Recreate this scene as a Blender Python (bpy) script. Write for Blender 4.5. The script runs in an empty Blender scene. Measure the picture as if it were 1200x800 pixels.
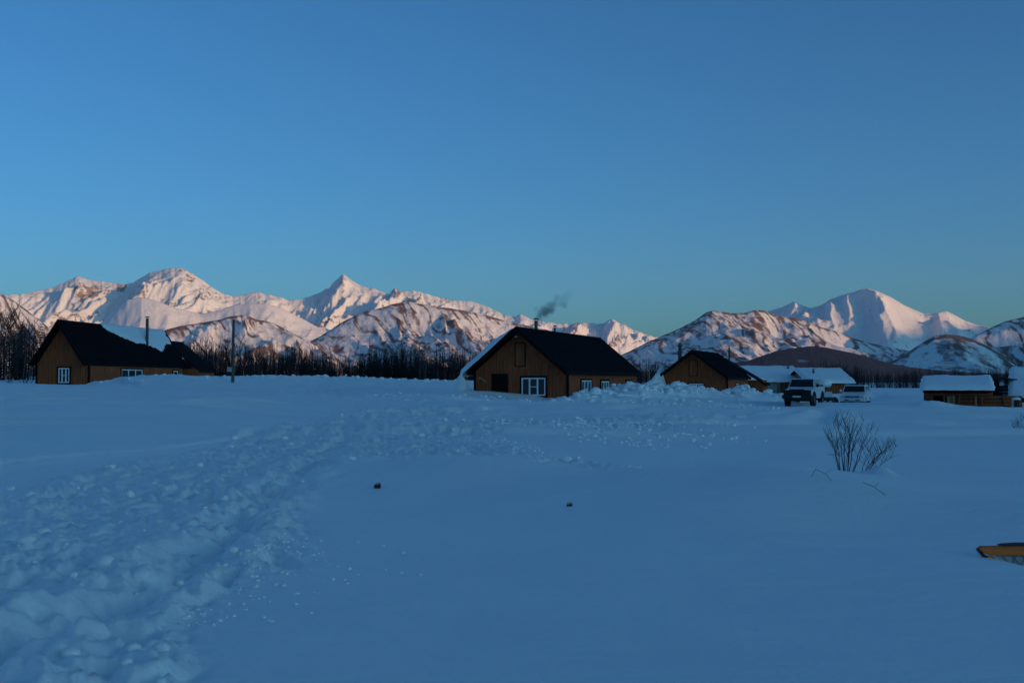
import bpy, bmesh, math, random
import numpy as np
from mathutils import Vector, Matrix

random.seed(7)
RNG = np.random.default_rng(7)
SC = bpy.context.scene
COL = SC.collection

# ------------------------------------------------------------------ camera
F, HZ, CZ = 1290.0, 447.0, 1.6          # focal length and horizon in pixels of a 1200x800 frame, eye height
cam_d = bpy.data.cameras.new('camera')
cam_d.sensor_width = 36.0
cam_d.lens = 36.0 * F / 1200.0
cam_d.clip_start, cam_d.clip_end = 0.1, 60000.0
cam = bpy.data.objects.new('camera', cam_d)
COL.objects.link(cam)
cam.location = (0, 0, CZ)
cam.rotation_euler = (math.radians(90) + math.atan((HZ - 400) / F), 0, 0)
SC.camera = cam

# ------------------------------------------------------------------ sky and sun
SUN_EL, SUN_BACK = math.radians(6.0), math.radians(53)   # low sun, behind the viewer and 53 deg to the right of straight back
sun_dir = Vector((math.sin(SUN_BACK) * math.cos(SUN_EL), -math.cos(SUN_BACK) * math.cos(SUN_EL), math.sin(SUN_EL)))
W = bpy.data.worlds.new('World')
SC.world = W
W.use_nodes = True
wn, wl = W.node_tree.nodes, W.node_tree.links
for n in list(wn): wn.remove(n)
sky = wn.new('ShaderNodeTexSky')
sky.sky_type = 'NISHITA'
sky.sun_disc = False
sky.sun_elevation = SUN_EL
sky.sun_rotation = math.atan2(sun_dir.x, sun_dir.y)
sky.altitude = 0
sky.air_density, sky.dust_density, sky.ozone_density = 0.74, 1.5, 2.6
tint = wn.new('ShaderNodeMix'); tint.data_type = 'RGBA'; tint.blend_type = 'MULTIPLY'
tint.inputs['Factor'].default_value = 1.0
tint.inputs['B'].default_value = (0.40, 0.955, 1.20, 1)      # the photograph's cool white balance, the same over the whole sky
bg = wn.new('ShaderNodeBackground'); bg.inputs['Strength'].default_value = 0.145
wo = wn.new('ShaderNodeOutputWorld')
wl.new(sky.outputs[0], tint.inputs['A']); wl.new(tint.outputs['Result'], bg.inputs['Color']); wl.new(bg.outputs[0], wo.inputs[0])

sl = bpy.data.lights.new('sun', 'SUN')
sl.energy = 2.95
sl.color = (1.0, 0.50, 0.185)
sl.angle = math.radians(0.5)
so = bpy.data.objects.new('sun', sl); COL.objects.link(so)
so.rotation_euler = (-sun_dir).to_track_quat('-Z', 'Y').to_euler()

SC.view_settings.view_transform = 'Standard'
SC.view_settings.look = 'None'
SC.view_settings.exposure = 0.06
SC.view_settings.gamma = 1.0

# ------------------------------------------------------------------ noise helpers
def _hash(ix, iy, seed):
    h = (ix.astype(np.int64) * 374761393 + iy.astype(np.int64) * 668265263 + seed * 1442695041) & 0xffffffff
    h = ((h ^ (h >> 13)) * 1274126177) & 0xffffffff
    h = (h ^ (h >> 16)) & 0xffffffff
    return h.astype(np.float64) / 4294967296.0

def perlin(x, y, seed=0):
    x = np.asarray(x, float); y = np.asarray(y, float)
    x0, y0 = np.floor(x), np.floor(y)
    fx, fy = x - x0, y - y0
    u = fx * fx * fx * (fx * (fx * 6 - 15) + 10); v = fy * fy * fy * (fy * (fy * 6 - 15) + 10)
    def g(i, j):
        a = _hash(x0 + i, y0 + j, seed) * 2 * np.pi
        return np.cos(a) * (fx - i) + np.sin(a) * (fy - j)
    n0 = g(0, 0) * (1 - u) + g(1, 0) * u
    n1 = g(0, 1) * (1 - u) + g(1, 1) * u
    return (n0 * (1 - v) + n1 * v) * 1.5

def fbm(x, y, o=4, seed=0, lac=2.03, gain=0.5):
    s, a, t = 0, 1.0, 0
    for i in range(o):
        s = s + a * perlin(x, y, seed + i * 17); t += a
        x, y, a = x * lac + 3.7, y * lac + 1.3, a * gain
    return s / t

def ridged(x, y, o=5, seed=0, gain=0.5):
    s, a, t, w = 0, 1.0, 0, 1.0
    for i in range(o):
        n = 1 - np.abs(perlin(x, y, seed + i * 13)) * 1.6
        n = np.clip(n, 0, 1) ** 2 * w
        s = s + a * n; t += a
        w = np.clip(n * 1.7, 0, 1)
        x, y, a = x * 2.07 + 5.1, y * 2.07 + 2.9, a * gain
    return s / t

def sstep(a, b, x):
    t = np.clip((x - a) / (b - a), 0, 1)
    return t * t * (3 - 2 * t)

def dirp(px, d, z=0.0):                  # world point seen at picture column px, at depth d
    return Vector(((px - 600) / F * d, d, z))
def zpx(py, d):                           # world height seen at picture row py, at depth d
    return CZ + (HZ - py) / F * d

# ------------------------------------------------------------------ materials
def mat(name, color, rough=0.8, var=0.0, scale=8.0, spec=0.3, metal=0.0, bump=0.0, bscale=40.0, stretch=(1, 1, 1), color2=None, emit=None):
    m = bpy.data.materials.new(name); m.use_nodes = True
    N, L = m.node_tree.nodes, m.node_tree.links
    b = N['Principled BSDF']
    b.inputs['Roughness'].default_value = rough
    b.inputs['Specular IOR Level'].default_value = spec
    b.inputs['Metallic'].default_value = metal
    b.inputs['Base Color'].default_value = (*color, 1)
    tc = N.new('ShaderNodeTexCoord')
    mp = N.new('ShaderNodeMapping'); mp.inputs['Scale'].default_value = stretch
    L.new(tc.outputs['Object'], mp.inputs['Vector'])
    if var or color2:
        nz = N.new('ShaderNodeTexNoise'); nz.inputs['Scale'].default_value = scale; nz.inputs['Detail'].default_value = 6
        L.new(mp.outputs[0], nz.inputs['Vector'])
        cr = N.new('ShaderNodeValToRGB')
        c2 = color2 or tuple(c * (1 + var) for c in color)
        c1 = color if color2 else tuple(c * (1 - var) for c in color)
        cr.color_ramp.elements[0].position = 0.32; cr.color_ramp.elements[1].position = 0.68
        cr.color_ramp.elements[0].color = (*c1, 1); cr.color_ramp.elements[1].color = (*c2, 1)
        L.new(nz.outputs['Fac'], cr.inputs[0]); L.new(cr.outputs[0], b.inputs['Base Color'])
    if bump:
        n2 = N.new('ShaderNodeTexNoise'); n2.inputs['Scale'].default_value = bscale; n2.inputs['Detail'].default_value = 8
        L.new(mp.outputs[0], n2.inputs['Vector'])
        bp = N.new('ShaderNodeBump'); bp.inputs['Strength'].default_value = bump; bp.inputs['Distance'].default_value = 0.02
        L.new(n2.outputs['Fac'], bp.inputs['Height']); L.new(bp.outputs[0], b.inputs['Normal'])
    return m

def snow_mat(name='snow', bump=0.5, col1=(0.87, 0.885, 0.905), col2=(0.91, 0.915, 0.925)):
    m = bpy.data.materials.new(name); m.use_nodes = True
    N, L = m.node_tree.nodes, m.node_tree.links
    b = N['Principled BSDF']; b.inputs['Roughness'].default_value = 0.5; b.inputs['Specular IOR Level'].default_value = 0.5
    tc = N.new('ShaderNodeTexCoord')
    nz = N.new('ShaderNodeTexNoise'); nz.inputs['Scale'].default_value = 0.6; nz.inputs['Detail'].default_value = 8
    cr = N.new('ShaderNodeValToRGB'); cr.color_ramp.elements[0].position = 0.35; cr.color_ramp.elements[1].position = 0.65
    cr.color_ramp.elements[0].color = (*col1, 1); cr.color_ramp.elements[1].color = (*col2, 1)
    L.new(tc.outputs['Object'], nz.inputs['Vector']); L.new(nz.outputs['Fac'], cr.inputs[0]); L.new(cr.outputs[0], b.inputs['Base Color'])
    n2 = N.new('ShaderNodeTexNoise'); n2.inputs['Scale'].default_value = 14; n2.inputs['Detail'].default_value = 12; n2.inputs['Roughness'].default_value = 0.62
    L.new(tc.outputs['Object'], n2.inputs['Vector'])
    n3 = N.new('ShaderNodeTexNoise'); n3.inputs['Scale'].default_value = 2.3; n3.inputs['Detail'].default_value = 4
    mp = N.new('ShaderNodeMapping'); mp.inputs['Scale'].default_value = (0.5, 2.2, 1); mp.inputs['Rotation'].default_value = (0, 0, 0.12)
    L.new(tc.outputs['Object'], mp.inputs['Vector']); L.new(mp.outputs[0], n3.inputs['Vector'])
    b1 = N.new('ShaderNodeBump'); b1.inputs['Strength'].default_value = bump; b1.inputs['Distance'].default_value = 0.03
    b2 = N.new('ShaderNodeBump'); b2.inputs['Strength'].default_value = bump; b2.inputs['Distance'].default_value = 0.05
    L.new(n3.outputs['Fac'], b2.inputs['Height']); L.new(b2.outputs[0], b1.inputs['Normal'])
    L.new(n2.outputs['Fac'], b1.inputs['Height']); L.new(b1.outputs[0], b.inputs['Normal'])
    return m

def mountain_mat(name, snow, dark, dark2, nscale, thr=0.5, slope=None, soft=0.06, mix=1.0, gain=1.6):
    """snow with dark cover (rock, birch scrub and painted gully shade): attribute 'cover' + fine noise, plus bare rock on steep faces"""
    m = bpy.data.materials.new(name); m.use_nodes = True
    N, L = m.node_tree.nodes, m.node_tree.links
    b = N['Principled BSDF']; b.inputs['Roughness'].default_value = 0.85; b.inputs['Specular IOR Level'].default_value = 0.1
    tc = N.new('ShaderNodeTexCoord')
    at = N.new('ShaderNodeAttribute'); at.attribute_name = 'cover'
    nz = N.new('ShaderNodeTexNoise'); nz.inputs['Scale'].default_value = nscale; nz.inputs['Detail'].default_value = 8; nz.inputs['Roughness'].default_value = 0.65
    L.new(tc.outputs['Object'], nz.inputs['Vector'])
    s1 = N.new('ShaderNodeMath'); s1.operation = 'SUBTRACT'; s1.inputs[1].default_value = 0.5
    L.new(nz.outputs['Fac'], s1.inputs[0])
    m1 = N.new('ShaderNodeMath'); m1.operation = 'MULTIPLY_ADD'; m1.inputs[1].default_value = gain
    L.new(s1.outputs[0], m1.inputs[0]); L.new(at.outputs['Fac'], m1.inputs[2])
    last = m1.outputs[0]
    if slope:
        ge = N.new('ShaderNodeNewGeometry'); sx = N.new('ShaderNodeSeparateXYZ'); L.new(ge.outputs['Normal'], sx.inputs[0])
        mr = N.new('ShaderNodeMapRange'); mr.inputs['From Min'].default_value = slope[0]; mr.inputs['From Max'].default_value = slope[1]
        mr.inputs['To Min'].default_value = 0.0; mr.inputs['To Max'].default_value = slope[2]
        L.new(sx.outputs['Z'], mr.inputs['Value'])
        ad = N.new('ShaderNodeMath'); ad.operation = 'ADD'; L.new(last, ad.inputs[0]); L.new(mr.outputs[0], ad.inputs[1]); last = ad.outputs[0]
    r = N.new('ShaderNodeMapRange'); r.inputs['From Min'].default_value = thr - soft; r.inputs['From Max'].default_value = thr + soft
    r.inputs['To Max'].default_value = mix
    L.new(last, r.inputs['Value'])
    nd = N.new('ShaderNodeTexNoise'); nd.inputs['Scale'].default_value = nscale * 3; nd.inputs['Detail'].default_value = 4
    L.new(tc.outputs['Object'], nd.inputs['Vector'])
    dm = N.new('ShaderNodeMix'); dm.data_type = 'RGBA'; dm.inputs['A'].default_value = (*dark, 1); dm.inputs['B'].default_value = (*dark2, 1)
    L.new(nd.outputs['Fac'], dm.inputs['Factor'])
    mx = N.new('ShaderNodeMix'); mx.data_type = 'RGBA'; mx.inputs['A'].default_value = (*snow, 1)
    L.new(r.outputs[0], mx.inputs['Factor']); L.new(dm.outputs['Result'], mx.inputs['B']); L.new(mx.outputs['Result'], b.inputs['Base Color'])
    bp = N.new('ShaderNodeBump'); bp.inputs['Strength'].default_value = 0.5; bp.inputs['Distance'].default_value = 14
    L.new(nz.outputs['Fac'], bp.inputs['Height']); L.new(bp.outputs[0], b.inputs['Normal'])
    return m

M = {}
M['snow'] = snow_mat()
M['roof_snow'] = snow_mat('roof_snow', 0.25)
M['clod'] = snow_mat('clod_snow', 0.3, (0.90, 0.91, 0.92), (0.92, 0.925, 0.93))
def wood_mat(name, c, var=0.35):
    m = mat(name, c, 0.85, var, 3.0, 0.2, bump=0.5, bscale=12, stretch=(3, 3, 0.35))
    return m
M['cladding'] = wood_mat('brown_stained_boards', (0.34, 0.083, 0.031))
M['cladding_grey'] = wood_mat('weathered_boards', (0.26, 0.082, 0.038))
M['pale_wood'] = wood_mat('pale_boards', (0.33, 0.20, 0.12))
M['twig_brown'] = mat('brown_twigs', (0.055, 0.034, 0.032), 0.9, 0.3, 5)
M['dark_trim'] = mat('dark_brown_trim', (0.010, 0.006, 0.006), 0.8, 0.2, 6, 0.1)
M['roof'] = mat('dark_metal_roofing', (0.0065, 0.0055, 0.008), 0.8, 0.25, 2.0, 0.06)
M['white_paint'] = mat('white_window_paint', (0.86, 0.88, 0.90), 0.5, 0.06, 9)
M['pane'] = mat('window_glass', (0.02, 0.028, 0.036), 0.12, 0, 1, 0.5)
M['pipe'] = mat('sooty_steel_pipe', (0.085, 0.078, 0.076), 0.55, 0.4, 5, 0.4, 0.4)
M['pole_wood'] = wood_mat('grey_pole_wood', (0.10, 0.085, 0.08))
M['bark'] = mat('grey_birch_bark', (0.035, 0.028, 0.028), 0.9, 0.4, 7)
M['bark_pale'] = mat('pale_birch_bark', (0.12, 0.105, 0.105), 0.9, 0.45, 5)
M['twig'] = mat('dark_twigs', (0.022, 0.014, 0.015), 0.9, 0.3, 5)
M['needles'] = mat('spruce_needles', (0.020, 0.028, 0.022), 0.9, 0.3, 9)
M['stone_pine'] = M['needles']
M['shrub'] = mat('brown_willow_bark', (0.085, 0.055, 0.045), 0.8, 0.35, 20)
M['body_white'] = mat('white_car_paint', (0.62, 0.65, 0.68), 0.32, 0.05, 3, 0.5)
M['body_silver'] = mat('silver_car_paint', (0.76, 0.77, 0.78), 0.3, 0.05, 3, 0.5, 0.1)
M['black_plastic'] = mat('black_plastic', (0.012, 0.012, 0.014), 0.55, 0.2, 12)
M['rubber'] = mat('tyre_rubber', (0.014, 0.014, 0.015), 0.85, 0.3, 25)
M['car_glass'] = mat('tinted_car_glass', (0.008, 0.009, 0.012), 0.1, 0, 1, 0.5)
M['lamp_glass'] = mat('headlight_glass', (0.45, 0.47, 0.50), 0.15, 0.1, 20, 0.5)
M['rim'] = mat('alloy_rim', (0.22, 0.22, 0.23), 0.4, 0.1, 9, 0.5, 0.7)
M['plate'] = mat('number_plate', (0.6, 0.6, 0.6), 0.5, 0.05, 9)
M['chrome'] = mat('bright_trim', (0.5, 0.5, 0.52), 0.25, 0.05, 9, 0.5, 0.8)
M['lamp_white'] = mat('lamp_housing', (0.62, 0.64, 0.66), 0.4, 0.05, 9)
M['orange_wood'] = mat('orange_varnished_wood', (0.80, 0.17, 0.03), 0.7, 0.3, 4, 0.35, bump=0.4, bscale=18, stretch=(0.3, 3, 3))
M['yellow_wood'] = mat('yellow_cut_wood', (0.75, 0.30, 0.04), 0.65, 0.2, 9)
M['dark_wood'] = mat('dark_wet_wood', (0.035, 0.022, 0.02), 0.7, 0.4, 9)
M['wire'] = mat('galvanised_wire', (0.10, 0.11, 0.12), 0.5, 0.2, 9, 0.4, 0.5)
M['felt'] = mat('weathered_felt', (0.38, 0.36, 0.35), 0.9, 0.2, 4)
M['grey_box'] = mat('grey_meter_box', (0.33, 0.33, 0.28), 0.6, 0.1, 7)

# ------------------------------------------------------------------ mesh helpers
class MB:
    def __init__(s): s.v = []; s.f = []
    def add(s, vs, fs):
        o = len(s.v); s.v += [tuple(v) for v in vs]; s.f += [tuple(i + o for i in f) for f in fs]
    def box(s, x0, x1, y0, y1, z0, z1):
        s.add([(x0, y0, z0), (x1, y0, z0), (x1, y1, z0), (x0, y1, z0), (x0, y0, z1), (x1, y0, z1), (x1, y1, z1), (x0, y1, z1)],
              [(0, 3, 2, 1), (4, 5, 6, 7), (0, 1, 5, 4), (1, 2, 6, 5), (2, 3, 7, 6), (3, 0, 4, 7)])
    def hexa(s, p):        # 8 points: bottom ring, top ring (each counter-clockwise seen from above)
        s.add(p, [(0, 3, 2, 1), (4, 5, 6, 7), (0, 1, 5, 4), (1, 2, 6, 5), (2, 3, 7, 6), (3, 0, 4, 7)])
    def tube(s, pts, rad, n=6, cap=True):
        pts = [Vector(p) for p in pts]
        if not hasattr(rad, '__len__'): rad = [rad] * len(pts)
        vs, fs = [], []
        for i, p in enumerate(pts):
            d = (pts[min(i + 1, len(pts) - 1)] - pts[max(i - 1, 0)])
            if d.length < 1e-9: d = Vector((0, 0, 1))
            d.normalize()
            a = d.cross(Vector((0, 0, 1)) if abs(d.z) < 0.9 else Vector((0, 1, 0))).normalized(); b = d.cross(a)
            for k in range(n):
                t = 2 * math.pi * k / n
                vs.append(p + (a * math.cos(t) + b * math.sin(t)) * rad[i])
        for i in range(len(pts) - 1):
            for k in range(n):
                fs.append((i * n + k, i * n + (k + 1) % n, (i + 1) * n + (k + 1) % n, (i + 1) * n + k))
        if cap:
            fs.append(tuple(range(n))); fs.append(tuple(range((len(pts) - 1) * n, len(pts) * n))[::-1])
        s.add(vs, fs)
    def prism(s, poly, axis, a, b):      # polygon of 2d points extruded along an axis from a to b
        def P(u, v, w): return {'x': (w, u, v), 'y': (u, w, v), 'z': (u, v, w)}[axis]
        n = len(poly)
        vs = [P(u, v, a) for u, v in poly] + [P(u, v, b) for u, v in poly]
        fs = [tuple(range(n))[::-1], tuple(range(n, 2 * n))] + [(i, (i + 1) % n, n + (i + 1) % n, n + i) for i in range(n)]
        s.add(vs, fs)
    def mesh(s, name, m, smooth=False, bevel=0):
        me = bpy.data.meshes.new(name); me.from_pydata(s.v, [], s.f); me.update()
        bm = bmesh.new(); bm.from_mesh(me)
        bmesh.ops.recalc_face_normals(bm, faces=bm.faces)
        if bevel:
            es = [e for e in bm.edges if e.is_manifold and e.calc_face_angle(0) > 0.5]
            bmesh.ops.bevel(bm, geom=es, offset=bevel, segments=2, affect='EDGES', clamp_overlap=True)
        bm.to_mesh(me); bm.free()
        if smooth:
            for p in me.polygons: p.use_smooth = True
        if m: me.materials.append(m)
        return me
    def obj(s, name, m, parent=None, smooth=False, bevel=0, label=None):
        o = bpy.data.objects.new(name, s.mesh(name, m, smooth, bevel)); COL.objects.link(o)
        if parent: o.parent = parent
        if label: o['label'] = label
        return o

def thing(name, label, cat, loc=(0, 0, 0), rz=0.0, group=None):
    o = bpy.data.objects.new(name, None); COL.objects.link(o)
    o.location = loc; o.rotation_euler = (0, 0, rz); o['label'] = label; o['category'] = cat
    if group: o['group'] = group
    return o
def tag(o, label, cat=None, group=None, kind=None):
    o['label'] = label
    if cat: o['category'] = cat
    if group: o['group'] = group
    if kind: o['kind'] = kind
    return o
def npmesh(name, V, Fq, m, smooth=True, attr=None):
    me = bpy.data.meshes.new(name)
    V = np.asarray(V, np.float32); Fq = np.asarray(Fq, np.int32)
    k = Fq.shape[1]
    me.vertices.add(len(V)); me.vertices.foreach_set('co', V.ravel())
    me.loops.add(Fq.size); me.loops.foreach_set('vertex_index', Fq.ravel())
    me.polygons.add(len(Fq)); me.polygons.foreach_set('loop_start', np.arange(0, Fq.size, k, dtype=np.int32))
    me.polygons.foreach_set('loop_total', np.full(len(Fq), k, np.int32))
    me.polygons.foreach_set('use_smooth', np.full(len(Fq), smooth))
    me.update(calc_edges=True)
    if attr is not None:
        a = me.attributes.new('cover', 'FLOAT', 'POINT'); a.data.foreach_set('value', np.asarray(attr, np.float32).ravel())
    if m: me.materials.append(m)
    o = bpy.data.objects.new(name, me); COL.objects.link(o)
    return o
def gridfaces(nr, nc, flip=False):
    i = np.arange((nr - 1) * (nc - 1)); r = i // (nc - 1); c = i % (nc - 1); a = r * nc + c
    q = np.stack([a, a + 1, a + nc + 1, a + nc], 1)
    return q[:, ::-1] if flip else q

# ------------------------------------------------------------------ the snow field
ANCH = [  # picture column, depth, height of the snow there
 (600, 5, 0), (200, 6, .0), (1000, 6, .0), (0, 12, .02), (600, 12, 0), (1150, 10, .02), (300, 25, .10), (900, 25, .0), (430, 39, .22), (1200, 30, .0), (-100, 30, .3),
 (600, 40, .18), (900, 45, .02), (100, 50, .82), (-150, 60, 1.2), (300, 55, .85), (500, 60, .75), (560, 62, .95), (664, 61, .42), (620, 61, .60),
 (620, 68, .8), (700, 66, .35), (760, 72, .30), (800, 78, .25), (860, 78, .2), (937, 66, .06), (1000, 85, -.15), (900, 90, -.05), (1100, 60, .12), (1100, 70, .2), (1200, 60, .1),
 (104, 77, 1.15), (43, 79, 1.4), (-60, 80, 1.6), (200, 85, 1.3), (300, 90, 1.35), (400, 100, 1.6), (500, 120, 1.75), (300, 140, 2.3), (150, 140, 2.3), (0, 100, 1.7), (550, 150, 1.7),
 (800, 100, .5), (850, 120, .5), (950, 120, .35), (1050, 150, .2), (1200, 150, .2), (1050, 350, -.6), (700, 200, 1.0), (600, 400, 0), (200, 400, 2), (1100, 1000, 0), (100, 1000, 0), (600, 3000, 0)]
_ax = np.array([(a - 600) / F * 42 for a, d, z in ANCH]); _ay = np.array([25 * math.log(d) for a, d, z in ANCH]); _az = np.array([z for a, d, z in ANCH])

def seg_dist(x, y, pts):
    """distance to a polyline and the value interpolated along it (pts: x, y, value)"""
    bd = np.full(np.shape(x), 1e9); bv = np.zeros(np.shape(x))
    for (x0, y0, v0), (x1, y1, v1) in zip(pts[:-1], pts[1:]):
        dx, dy = x1 - x0, y1 - y0
        t = np.clip(((x - x0) * dx + (y - y0) * dy) / (dx * dx + dy * dy), 0, 1)
        d = np.hypot(x - x0 - t * dx, y - y0 - t * dy)
        k = d < bd
        bd = np.where(k, d, bd); bv = np.where(k, v0 + t * (v1 - v0), bv)
    return bd, bv
def crest(L):       # (picture column, picture row, depth) -> world polyline with crest heights
    return [((a - 600) / F * d, d, zpx(b, d)) for a, b, d in L]

BANKS = [(crest([(640, 474, 57.5), (668, 470, 58), (684, 465, 60), (697, 459.5, 62), (710, 464, 63), (722, 460, 64), (733, 451.5, 65), (744, 452, 66), (756, 456, 68), (768, 458, 70), (785, 453, 72),
                 (800, 452, 74), (815, 456, 76), (832, 457, 78), (848, 460, 79), (858, 457, 79), (872, 455, 80), (884, 458, 80), (897, 461, 80), (915, 463, 80)]), 1.9, 1.0),
         (crest([(108, 456, 71), (120, 450, 72), (134, 444.5, 73), (150, 442, 73), (172, 440, 73), (196, 439.5, 73), (216, 439.5, 74), (240, 441, 75), (270, 442, 76), (310, 440, 78), (350, 441, 80), (400, 442, 84), (450, 444, 90),
                 (500, 446, 96), (545, 447.5, 100)]), 3.2, 0.55),
         (crest([(925, 460, 90), (945, 461, 92), (965, 462, 94), (990, 461, 96), (1040, 461, 98), (1090, 466, 84)]), 2.2, 0.5),
         (crest([(1080, 470, 60), (1087, 469, 60.5), (1094, 471, 61)]), 1.0, 0.3)]

def poly_mask(px, py, poly, soft):
    """signed soft mask of a polygon"""
    inside = np.zeros(px.shape, bool); dmin = np.full(px.shape, 1e9)
    n = len(poly)
    for i in range(n):
        x0, y0 = poly[i]; x1, y1 = poly[(i + 1) % n]
        c = ((y0 > py) != (y1 > py)) & (px < (x1 - x0) * (py - y0) / (y1 - y0 + 1e-9) + x0)
        inside ^= c
        dx, dy = x1 - x0, y1 - y0
        t = np.clip(((px - x0) * dx + (py - y0) * dy) / (dx * dx + dy * dy), 0, 1)
        dmin = np.minimum(dmin, np.hypot(px - x0 - t * dx, py - y0 - t * dy))
    s = np.where(inside, dmin, -dmin)
    return sstep(-soft, soft, s)

TRAMPLED = [(-260, 860), (-200, 660), (0, 585), (200, 545), (330, 513), (420, 492), (520, 490), (640, 500), (760, 496), (850, 503), (800, 512), (700, 514), (600, 512), (560, 524), (640, 546), (740, 566), (770, 578),
            (690, 572), (600, 558), (500, 548), (420, 552), (370, 572), (345, 600), (350, 640), (340, 668), (265, 690), (225, 740), (215, 860)]
TW = [((a - 600) * 1.6 / (b - HZ), 1.6 * F / (b - HZ)) for a, b in TRAMPLED]
TW_L = [(x / y * 30, 12 * math.log(y)) for x, y in TW]

def lumps(x, y, seed, s):
    n = fbm(x / s, y / s, 4, seed)
    return n
def ground_z(x, y, detail=True):
    x = np.asarray(x, float); y = np.asarray(y, float)
    yy = np.maximum(y, 2.0)
    u, v = x / yy * 42, 25 * np.log(yy)
    u = np.clip(u, -40, 40)
    num = 0; den = 0
    for a, b, c in zip(_ax, _ay, _az):
        w = 1.0 / (((u - a) ** 2 + (v - b) ** 2) + 2.5) ** 2
        num = num + w * c; den = den + w
    z = num / den
    far = sstep(300, 1500, np.hypot(x, y)); z = z * (1 - far)
    r = np.hypot(x, y)
    z = z + 0.10 * fbm(x / 9, y / 9, 3, 5) * sstep(6, 25, r) * (1 - far) + 0.035 * fbm(x / 3.2, y / 2.1, 3, 8)
    # wind-packed swells across the foreground
    d, h = seg_dist(x, y, [(-9, 22, 0), (-2.4, 18.0, .16), (-.5, 16.5, .26), (1.3, 15.3, .27), (2.9, 14.6, .32), (4.3, 13.0, .38), (5.6, 11.9, .40), (9, 10.2, .34)])
    yc = np.interp(x, [-9, -2.4, -.5, 1.3, 2.9, 4.3, 5.6, 9], [22, 18, 16.5, 15.3, 14.6, 13.0, 11.9, 10.2])
    side = .9 + 2.1 * sstep(-.3, .6, y - yc)
    z = z + .72 * h * np.exp(-(d / side) ** 2)
    for bx_, by_, bh_, la, lb in ((2.7, 13.2, .30, 1.5, 3.0), (-.7, 16.6, .20, 1.2, 2.2)):
        p_, q_ = (x - bx_) * .80 - (y - by_) * .60, (x - bx_) * .60 + (y - by_) * .80
        z = z + bh_ * np.exp(-(np.where(p_ > 0, p_ / la, p_ / (la * 1.8))) ** 2 - (q_ / lb) ** 2)
    d, h = seg_dist(x, y, [(-1, 9.0, 0), (1.5, 9.6, .05), (4, 8.8, .08), (6, 7.0, .08)])
    z = z + h * np.exp(-(d / .9) ** 2)
    z = z + (.012 * fbm(x / .55 + .3 * y, y / .22, 3, 66) + .02 * fbm(x / 1.6, y / .6, 3, 67)) * sstep(4, 7, r) * (1 - sstep(25, 45, r))
    if not detail: 
        for pts, w, rough in BANKS:
            d, h = seg_dist(x, y, pts)
            z = z + np.maximum(h - z, 0) * np.exp(-(d / w) ** 2)
        return z
    # churned snow: boot holes and thrown lumps
    m = poly_mask(x / yy * 30, 12 * np.log(yy), TW_L, 0.9) * (y > 3)
    m = m * np.clip(1.0 + 0.9 * fbm(x / 1.7, y / 1.7, 2, 21), 0.15, 1.5)
    xr, yr_ = x * .82 - y * .57, x * .57 + y * .82
    l1 = .6 * fbm(x / .45, y / .45, 4, 31) + .6 * fbm((x + .45 * y) / .30 , (y - .2 * x) / .9, 3, 33); l2 = 1 - np.abs(perlin(xr / .30 + .3 * perlin(x, y, 4), yr_ / .34, 47)) * 2; l3 = fbm(xr / .13, yr_ / .13, 2, 53)
    amp = .82 - .12 * sstep(15, 40, r)
    z = z + m * amp * (0.135 * l1 + 0.055 * l2 + 0.05 * l3)
    pa = perlin(xr / .42, yr_ / .5, 77); z = z - m * 0.15 * sstep(.22, .55, pa)
    # the deep trodden trench
    for pts, dep, w in (([(-4.6, 3.2, 1), (-3.3, 5.4, 1), (-2.72, 8.5, 1), (-2.9, 10.5, 1), (-3.15, 13.2, .8), (-3.3, 18, .6), (-4.4, 29, .5), (-6, 40, .3)], .20, .22),
                        ([(-7.2, 6.0, 1), (-6.5, 9.0, 1), (-6.2, 12.5, .8), (-6.2, 18, .7), (-6.0, 27, .6), (-5.2, 40, .5)], .11, .25)):
        d, h = seg_dist(x + .15 * perlin(x / 1.1, y / 1.1, 3), y, pts)
        z = z - dep * h * np.exp(-(d / w) ** 2) * (0.7 + .8 * perlin(x / .5, y / .35, 91)) + dep * .45 * h * np.exp(-((d - .45) / .2) ** 2) * (.6 + perlin(x / .35, y / .35, 92))
    # snowmobile ruts and wind scoured streaks farther out
    for pts, dep, w in (([(-16, 9, 1), (-9, 16, 1), (-7.1, 27, 1), (-5.2, 37, 1), (0, 44, 1), (8, 50, 1)], .09, .22),
                        ([(-30, 43, 1), (-18, 47, 1), (-8, 52, 1), (2, 55, 1), (10, 54, 1)], 0.34, .5),
                        ([(-30, 37, 1), (-18, 41, 1), (-8, 44, .8), (0, 47, .6)], 0.22, .45),
                        ([(4, 43, .6), (9, 40, 1), (13, 38, 1), (16, 36.5, 0)], .16, .4),
                        ([(-4, 33, .4), (2, 36, 1), (9, 40, 1), (13, 52, .8), (15, 58, 0)], .16, .45),
                        ([(-3, 31, .4), (3, 34, 1), (10.5, 38, 1), (14.8, 52, .8), (16.3, 58, 0)], .16, .45)):
        d, h = seg_dist(x, y + .5 * perlin(x / 4, y / 4, 12), pts)
        z = z - dep * h * np.exp(-(d / w) ** 2) + dep * (.8 if dep < .3 else .4) * h * np.exp(-((d - w * 1.9) / w) ** 2)
    # long low drifts in the middle distance
    st = perlin(x / 14 + .1 * y, y / 2.6, 61) * sstep(22, 34, r) * (1 - sstep(75, 110, r))
    z = z + .20 * sstep(.10, .40, st)
    for bx_, by_, dz, sx_, sy_ in ((-30.5, 76, -.34, 4.5, 5), (3.4, 60.8, -.56, 1.7, 2.2), (1.5, 55.5, -.30, 6, 3.2), (17, 61, -.16, 4, 4), (24, 76.5, -.30, 5, 4.5), (-17.7, 69, .20, 5, 4)):
        z = z + dz * np.exp(-((x - bx_) / sx_) ** 2 - ((y - by_) / sy_) ** 2)
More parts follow.
